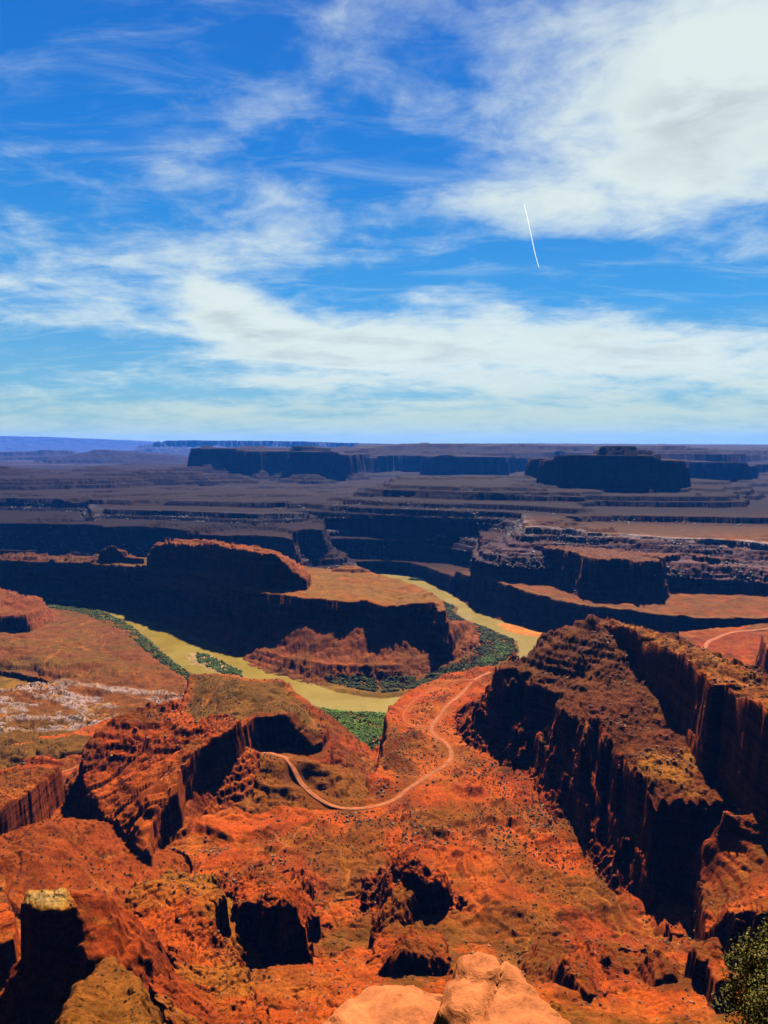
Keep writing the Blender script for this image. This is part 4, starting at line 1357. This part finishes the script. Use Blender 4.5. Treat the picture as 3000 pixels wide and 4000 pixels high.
def scatter(n_ind, n_rest):
    sl = ATT['dist']
    flatm = (1 - STEEP) * INF * (H > 20)
    near = (Y < 1650) & (Y > 240)
    patch = np.clip(.25 + 1.3 * perlin(X / 130 + 3, Y / 130) + .5 * perlin(X / 40, Y / 40 + 8), .03, 1.3)
    calm = np.clip((ATT['rd'] - 7) / 4, 0, 1)
    w = AREA * flatm * near * patch * calm
    # shrubs
    def get(n, wt, s0, s1, power=1.5):
        k = pick(wt, n)
        x = X.ravel()[k] + rng.normal(0, .6, n)
        y = Y.ravel()[k] + rng.normal(0, .6, n)
        z = H.ravel()[k]
        S = s0 + (s1 - s0) * rng.random(n) ** power
        return np.stack([x, y, z], 1), S
    P, S = get(n_rest + n_ind, w, .45, 1.55, 1.8)
    big = np.argsort(-(S / P[:, 1]))
    S = S * np.clip(P[:, 1] / 750, .38, 1)
    C = np.array((.014, .014, .006))[None] * (.6 + 1.0 * rng.random((len(P), 1)))
    ind, rest = big[:n_ind], big[n_ind:]
    o = blobs_mesh('desert_scrub', P[rest], S[rest], C[rest], LEAF, .8, .35, .15)
    tag(o, 'dark dots of scrub scattered over the red rock', None, None, 'stuff')
    # a few bush meshes shared by the single shrubs
    protos = []
    for q_ in range(5):
        n = 46
        d = rng.normal(0, 1, (n, 3)); d /= np.linalg.norm(d, axis=1)[:, None]
        p = d * (rng.random((n, 1)) ** .4)
        p[:, 2] = np.abs(p[:, 2]) * .8
        r_ = .22 + .16 * rng.random(n)
        c = np.array((.017, .018, .007))[None] * (.6 + rng.random((n, 1)))
        ob = blobs_mesh('shrub', p, r_, c, LEAF, 1, .5, .5)
        protos.append(ob)
    for q_, i in enumerate(ind):
        if q_ < 5:
            o = protos[q_]
        else:
            o = protos[q_ % 5].copy(); col.objects.link(o)
        o.location = P[i]; s_ = S[i] * 1.0
        o.scale = (s_, s_, s_ * .9); o.rotation_euler = (0, 0, random.uniform(0, 6))
        tag(o, 'small dark shrub growing ' + place(P[i]), 'shrub', 'shrubs scattered over the red rock')
    # loose rock
    rock_on = np.zeros(X.shape)
    for nm, a in (('right_mesa', 1.6), ('spur', 1.3), ('alcove_fin', 1), ('middle_fin', 1), ('slab_ridge', .6), ('right_knoll', 1.2), ('cap', .8), ('pen_talus', .5), ('right_fins', 1)):
        rock_on = np.where(IDX == NAMES.index(nm), a, rock_on)
    rock_on = np.where(IDX == -2, 1.2, rock_on)
    rock_on = np.where(IDX == NAMES.index('bench'), .25 + .9 * sst(.05, .45, perlin(X / 90 + 8, Y / 90)), rock_on)
    w2 = AREA * INF * (H > 20) * (Y < 1500) * rock_on * calm * (1 - .7 * STEEP) * np.clip(.3 + 1.5 * perlin(X / 60, Y / 60 + 4), .05, 1.4)
    P, S = get(n_rest + n_ind, w2, .35, 2.3, 3.2)
    S = S * np.clip(P[:, 1] / 800, .35, 1)
    big = np.argsort(-(S / P[:, 1]))
    base = np.array([(.12, .036, .014), (.055, .028, .018), (.13, .072, .035), (.075, .024, .010)])
    C = base[rng.integers(0, 4, len(P))] * (.7 + .6 * rng.random((len(P), 1)))
    ind, rest = big[:n_ind], big[n_ind:]
    o = blobs_mesh('rubble', P[rest], S[rest], C[rest], STONE, .7, .3, .3)
    tag(o, 'loose rubble strewn over slopes and bench', None, None, 'stuff')
    protos = []
    for q_ in range(8):
        v = ICO * (.75 + .4 * rng.random((12, 1)))
        vv = v.tolist(); ff = []
        cache = {}
        def mid(a, b):
            k_ = (min(a, b), max(a, b))
            if k_ not in cache:
                p = (np.array(vv[a]) + np.array(vv[b])) / 2 * (1.02 + .16 * rng.random())
                vv.append(p.tolist()); cache[k_] = len(vv) - 1
            return cache[k_]
        for a, b, c in ICF.tolist():
            ab, bc, ca = mid(a, b), mid(b, c), mid(c, a)
            ff += [(a, ab, ca), (b, bc, ab), (c, ca, bc), (ab, bc, ca)]
        vv = np.clip(np.array(vv), (-.85, -.8, -.6), (.85, .75, .62))
        cc = np.tile(base[q_ % 4], (len(vv), 1))
        protos.append(mesh_from('boulder', vv, np.array(ff), STONE, False, cc, True))
    for q_, i in enumerate(ind):
        if q_ < 8:
            o = protos[q_]
        else:
            o = protos[q_ % 8].copy(); col.objects.link(o)
        s_ = S[i]
        o.location = P[i] + np.array([0, 0, s_ * .3])
        o.scale = (s_ * random.uniform(.8, 1.4), s_ * random.uniform(.7, 1.2), s_ * random.uniform(.6, 1)); o.rotation_euler = (random.uniform(-.3, .3), random.uniform(-.3, .3), random.uniform(0, 6))
        tag(o, ('pale ' if q_ % 8 % 4 == 2 else 'red brown ' if q_ % 8 % 4 == 0 else 'dark ') + 'fallen boulder lying ' + place(P[i]), 'boulder', 'boulders on the rubble slopes')


scatter(300, 9500)


def far_rubble():
    w = np.zeros(X.shape)
    d = ATT['dist']
    for nm, a in (('tier_2', 1), ('tier_3', .7), ('mesa_b_top', 1.2), ('mesa_l', .5), ('mesa_b', .3), ('mesa_c', .4), ('tier_bt2', .3)):
        w = np.where((IDX == NAMES.index(nm)) & (d > 2), a, w)
    w = w * AREA * (PXX > -60) * (PXX < 3060) * (Y < 5200) * np.clip(perlin(X / 130, Y / 130) * 1.8 + .3, .03, 1.3)
    n = 5200
    k = pick(w, n)
    P = np.stack([X.ravel()[k] + rng.normal(0, 2, n), Y.ravel()[k] + rng.normal(0, 2, n), H.ravel()[k]], 1)
    S = 1.2 + 4.2 * rng.random(n) ** 3
    C = np.array((.17, .145, .12))[None] * (.35 + .9 * rng.random((n, 1)))
    o = blobs_mesh('far_rubble', P, S, C, STONE, .7, .35, .3)
    tag(o, 'pale fallen blocks strewn below the white rim', None, None, 'stuff')


far_rubble()

def fine_mesh(name, uu, vv, fn, mat, colfn):
    """grid patch: fn(u, v) -> xyz"""
    U, V = np.meshgrid(uu, vv, indexing='ij')
    P = fn(U, V)
    n, m = U.shape
    ids = np.arange(n * m).reshape(n, m)
    Q = np.stack([ids[:-1, :-1], ids[1:, :-1], ids[1:, 1:], ids[:-1, 1:]], -1).reshape(-1, 4)
    return mesh_from(name, P.reshape(-1, 3), Q, mat, True, colfn(U, V, P).reshape(-1, 3))


def sandstone_mat():
    m = bpy.data.materials.new('sandstone')
    m.use_nodes = True
    g = NT(m.node_tree)
    out = g.n('ShaderNodeOutputMaterial')
    b = g.n('ShaderNodeBsdfPrincipled')
    b.inputs['Roughness'].default_value = .8
    b.inputs['Specular IOR Level'].default_value = .05
    geo = g.n('ShaderNodeNewGeometry')
    pos = geo.outputs['Position']
    at = g.n('ShaderNodeAttribute', attribute_name='rockcol')
    mp = g.n('ShaderNodeMapping')
    g.l(pos, mp.inputs[0])
    mp.inputs['Rotation'].default_value = (.3, .2, .5)
    mp.inputs['Scale'].default_value = (1.2, 1.2, 7)
    n1 = g.noise(mp.outputs[0], 1.6, 7, .6, .8)
    n2 = g.noise(pos, 26, 6, .7)
    n3 = g.noise(pos, 3.2, 5, .6, .6)
    f = g.math('MULTIPLY', g.math('MULTIPLY', g.sstep(n1, .3, .7, .82, 1.18), g.sstep(n2, .3, .7, .86, 1.14)), g.sstep(n3, .3, .7, .82, 1.15))
    v = g.n('ShaderNodeVectorMath', operation='SCALE')
    g.l(at.outputs['Color'], v.inputs[0]); g.l(f, v.inputs['Scale'])
    g.l(v.outputs[0], b.inputs['Base Color'])
    bp = g.n('ShaderNodeBump')
    bp.inputs['Strength'].default_value = .8
    bp.inputs['Distance'].default_value = .025
    hh = g.math('ADD', g.math('MULTIPLY', n1, 2.2), g.math('ADD', g.math('MULTIPLY', n2, .5), n3))
    g.l(hh, bp.inputs['Height'])
    g.l(bp.outputs[0], b.inputs['Normal'])
    g.l(b.outputs[0], out.inputs[0])
    return m


SAND = sandstone_mat()


def fore_rock(name, label, outline, zref, crest, tilt, seed):
    """weathered block at the rim; outline traced as its upper edge, then given body downwards"""
    P2 = np.array([pz(a, b, zref) for a, b in outline])
    v = P2.copy()
    x0, x1 = v[:, 0].min() - .9, v[:, 0].max() + .9
    y0, y1 = v[:, 1].min() - .5, v[:, 1].max() + .9
    def fn(U, V):
        wx = U + .04 * perlin(U * 2.1 + seed, V * 2.1) + .03 * perlin(U * 8, V * 8 + seed)
        wy = V + .04 * perlin(U * 2.1 + 9, V * 2.1 + seed) + .03 * perlin(U * 8 + 3, V * 8)
        d, _ = seg_sd(v, wx, wy)
        top = zref + tilt[0] * (U - v[:, 0].mean()) + tilt[1] * (V - v[:, 1].mean())
        ins = np.clip(-d, 0, 3)
        h = top + crest * (1 - np.exp(-ins / .13)) - crest * .1
        outd = np.clip(d, 0, 9)
        h = h - 2.2 * outd - 3.2 * outd ** 1.4
        # bedding lips and worn hollows
        s_ = (h + .35 * U - .22 * V + .12 * perlin(U * 1.2 + seed, V * 1.2))
        st = .085
        f = (s_ / st) % 1.0
        h = h + (np.where(f < .75, f * .25, .19 + (f - .75) / .25 * .81) - f) * st * .55 * sst(-.25, .35, perlin(U * .8 + 4, V * .8 + seed))
        fv, fe = cells((U + .25 * V) / .62 + seed, (V - .2 * U) / .85 + .15 * perlin(U * 3, V * 3))
        h = h + .035 * (fv - .5) - .012 * np.exp(-fe / .025)
        h = h + .05 * perlin(U * .9 + seed, V * .9) + .035 * perlin(U * 3.1, V * 3.1 + seed) + .012 * perlin(U * 11, V * 11) + .005 * perlin(U * 27, V * 27)
        cr = np.abs(perlin(U * .75 + seed * 3, V * .75 + 1.7))
        h = h - .12 * np.exp(-(cr / .018) ** 2) - .05 * np.exp(-(np.abs(perlin(U * 1.7 + 3, V * 1.3 + seed)) / .02) ** 2)
        return np.stack([U, V, h], -1)
    def cf(U, V, P):
        n = perlin(U * 1.1 + seed, V * 1.1 + 3)
        c = np.empty(U.shape + (3,), np.float32)
        c[:] = (.215, .062, .018)
        m = sst(0, .5, n)[..., None]
        c = c * (1 - m * .6) + np.array((.26, .090, .030)) * m * .6
        m = sst(.15, .5, perlin(U * 2.3 + 5, V * 2.3 + seed))[..., None]
        c = c * (1 - m * .5) + np.array((.165, .040, .010)) * m * .5
        return c.astype(np.float32)
    nx, ny = int((x1 - x0) / .022), int((y1 - y0) / .022)
    o = fine_mesh(name, np.linspace(x0, x1, nx), np.linspace(y0, y1, ny), fn, SAND, cf)
    return tag(o, label, 'rock outcrop')


fore_rock('sandstone_outcrop', 'smooth pale orange sandstone dome at the bottom edge, lower of the two', [(1180, 4080), (1270, 3975), (1330, 3920), (1400, 3855), (1450, 3832), (1540, 3822), (1630, 3826), (1680, 3848), (1730, 3862), (1790, 3880), (1850, 4000), (1800, 4500), (1200, 4500)], 596.70, .12, (0, .05), 2.6)
fore_rock('sandstone_outcrop', 'taller pale orange sandstone slab with a fractured peak at the bottom edge', [(1700, 3960), (1745, 3860), (1800, 3830), (1812, 3790), (1800, 3755), (1850, 3725), (1950, 3728), (2015, 3765), (2035, 3800), (2075, 3830), (2130, 3890), (2200, 3930), (2290, 3990), (2420, 4080), (2500, 4500), (1800, 4500), (1760, 4060)], 597.05, .12, (-.03, .07), 5.1)


def tube(pts, rad, seg=7):
    pts = np.array(pts, float)
    n = len(pts)
    V = []
    for i in range(n):
        t = pts[min(i + 1, n - 1)] - pts[max(i - 1, 0)]
        t /= np.linalg.norm(t) + 1e-9
        a = np.cross(t, (0, 0, 1) if abs(t[2]) < .9 else (1, 0, 0))
        a /= np.linalg.norm(a)
        b = np.cross(t, a)
        for k in range(seg):
            an = 2 * math.pi * k / seg
            V.append(pts[i] + rad[i] * (math.cos(an) * a + math.sin(an) * b))
    Q = []
    for i in range(n - 1):
        for k in range(seg):
            Q.append((i * seg + k, i * seg + (k + 1) % seg, (i + 1) * seg + (k + 1) % seg, (i + 1) * seg + k))
    return np.array(V), np.array(Q)


def contrail():
    m = bpy.data.materials.new('ice_trail')
    m.use_nodes = True
    g = NT(m.node_tree)
    out = g.n('ShaderNodeOutputMaterial')
    vs = g.n('ShaderNodeVolumeScatter')
    vs.inputs['Color'].default_value = (1, 1, 1, 1)
    vs.inputs['Density'].default_value = .05
    vs.inputs['Anisotropy'].default_value = .2
    g.l(vs.outputs[0], out.inputs['Volume'])
    pts = []
    px = [(2047, 795), (2060, 850), (2072, 905), (2082, 955), (2092, 1000), (2106, 1046)]
    px = chaikin(np.array(px, float), 2)
    for i, (a, b) in enumerate(px):
        f = i / (len(px) - 1)
        pts.append(pd(a, b, 26000 + 5000 * f))
    rad = [max(4, 17 * math.sin(math.pi * min(1, .12 + i / len(pts) * .8))) for i in range(len(pts))]
    V, Q = tube(pts, rad, 8)
    o = mesh_from('contrail', V, Q, m)
    tag(o, 'thin white aircraft contrail slanting down the blue sky', 'contrail')


contrail()


def juniper():
    bark = simple_mat('juniper_bark', (.10, .075, .055), .95, .35, 9, .02)
    leaf = simple_mat('juniper_leaf', (.06, .06, .01), .8, .25, 6, 0, 'rockcol')
    base = np.array(pd(3190, 4420, 8.2))
    root = bpy.data.objects.new('juniper_tree', None)
    col.objects.link(root)
    root.location = base
    tag(root, 'olive green juniper tree cut by the lower right picture corner', 'tree')
    r = random.Random(5)
    top = np.array(pd(3130, 3640, 8.6)) - base
    # trunk
    tp = [np.array([0, 0, -.6]), np.array([0, 0, 0.]), top * .25 + (.10, 0, 0), top * .5 + (-.06, .05, 0), top * .75, top * .93]
    V, Q = tube(tp, [.24, .20, .16, .12, .075, .03], 10)
    o = mesh_from('trunk', V, Q, bark); o.parent = root
    # limbs reach out into foliage masses given by the outline in the photo
    tips = [(2850, 3730, 8.1), (2830, 3800, 7.9), (2835, 3870, 7.8), (2860, 3940, 7.7), (2900, 4010, 7.6), (2885, 3765, 8.6), (2905, 3700, 8.3), (2935, 3660, 8.4), (2975, 3640, 8.5),
            (3010, 3610, 8.6), (2960, 3720, 8.0), (2930, 3790, 7.7), (2960, 3860, 7.5), (2930, 3920, 7.4), (3000, 3780, 7.8), (3000, 3900, 7.4), (2980, 3980, 7.3), (3060, 3700, 7.9), (3080, 3820, 7.5),
            (3120, 3900, 7.3), (3060, 3980, 7.2), (3150, 3700, 8.8), (3100, 3760, 9.2), (2990, 3700, 9.3), (2950, 3800, 9.2), (3050, 3900, 9.4), (3250, 3800, 8.4), (3300, 3950, 8.0), (3200, 4050, 7.4), (2940, 4080, 7.6), (3100, 4120, 7.4), (2905, 3860, 8.6)]
    LP, LS, LC = [], [], []
    for (a, b, d) in tips:
        tip = np.array(pd(a + 12, b + 8, d)) - base
        st = top * r.uniform(.2, .8)
        st = np.array([0, 0, 0.]) + st
        mid = (st + tip) / 2 + np.array([r.uniform(-.15, .15), r.uniform(-.15, .15), r.uniform(-.18, .02)])
        ts = np.linspace(0, 1, 7)[:, None]
        cv = (1 - ts) ** 2 * st + 2 * ts * (1 - ts) * mid + ts ** 2 * tip
        V, Q = tube(cv, np.linspace(.05, .008, 7), 6)
        o = mesh_from('branch', V, Q, bark); o.parent = root
        # foliage sprays round the limb end
        for k in range(26):
            f = r.uniform(.45, 1.02)
            c = (1 - f) ** 2 * st + 2 * f * (1 - f) * mid + f ** 2 * tip
            c = c + np.array([r.gauss(0, .11), r.gauss(0, .11), r.gauss(.01, .10)])
            sh = r.uniform(.75, 1.2)
            n = 46
            off = rng.normal(0, .045, (n, 3)) * np.array([1, 1, 1.1])
            LP.append(c + off)
            LS.append(np.full(n, 1.0) * rng.uniform(.6, 1.25, n))
            LC.append(np.array((.068, .054, .005))[None] * sh * rng.uniform(.55, 1.5, (n, 1)) + np.array((.02, .0, 0)) * (rng.random((n, 1)) < .12))
    LP, LS, LC = np.concatenate(LP), np.concatenate(LS), np.concatenate(LC)
    n = len(LP)
    d1 = rng.normal(0, 1, (n, 3)); d1[:, 2] = np.abs(d1[:, 2]) * 1.1
    d1 /= np.linalg.norm(d1, axis=1)[:, None]
    d2 = np.cross(d1, rng.normal(0, 1, (n, 3))); d2 /= np.linalg.norm(d2, axis=1)[:, None]
    L = (.032 * LS)[:, None]; Wd = (.0085 * LS)[:, None]
    v = np.stack([LP - d2 * Wd, LP + d2 * Wd, LP + d1 * L + d2 * Wd * .6, LP + d1 * L - d2 * Wd * .6], 1)
    Q = np.arange(n * 4).reshape(n, 4)
    o = mesh_from('foliage', v.reshape(-1, 3), Q, leaf, False, np.repeat(LC, 4, axis=0))
    o.parent = root
    # the rim ledge that carries the tree
    bz = base[2] - .5
    def fn(U, V):
        h = bz + .5 * perlin(U * .5, V * .5) + .12 * perlin(U * 2, V * 2)
        e = np.maximum(np.abs(U - base[0]) / 2.6, np.abs(V - base[1] + 1.2) / 2.6) + .12 * perlin(U, V)
        h = h - np.clip(e - 1, 0, 5) * 26
        return np.stack([U, V, h], -1)
    def cf(U, V, P):
        c = np.empty(U.shape + (3,), np.float32); c[:] = (.13, .042, .014); return c
    o = fine_mesh('rim_ledge', np.linspace(base[0] - 4.2, base[0] + 4.2, 150), np.linspace(base[1] - 5.4, base[1] + 3, 150), fn, SAND, cf)
    tag(o, 'red rim ledge carrying the juniper at the lower right corner', None, None, 'structure')


juniper()
#MORE
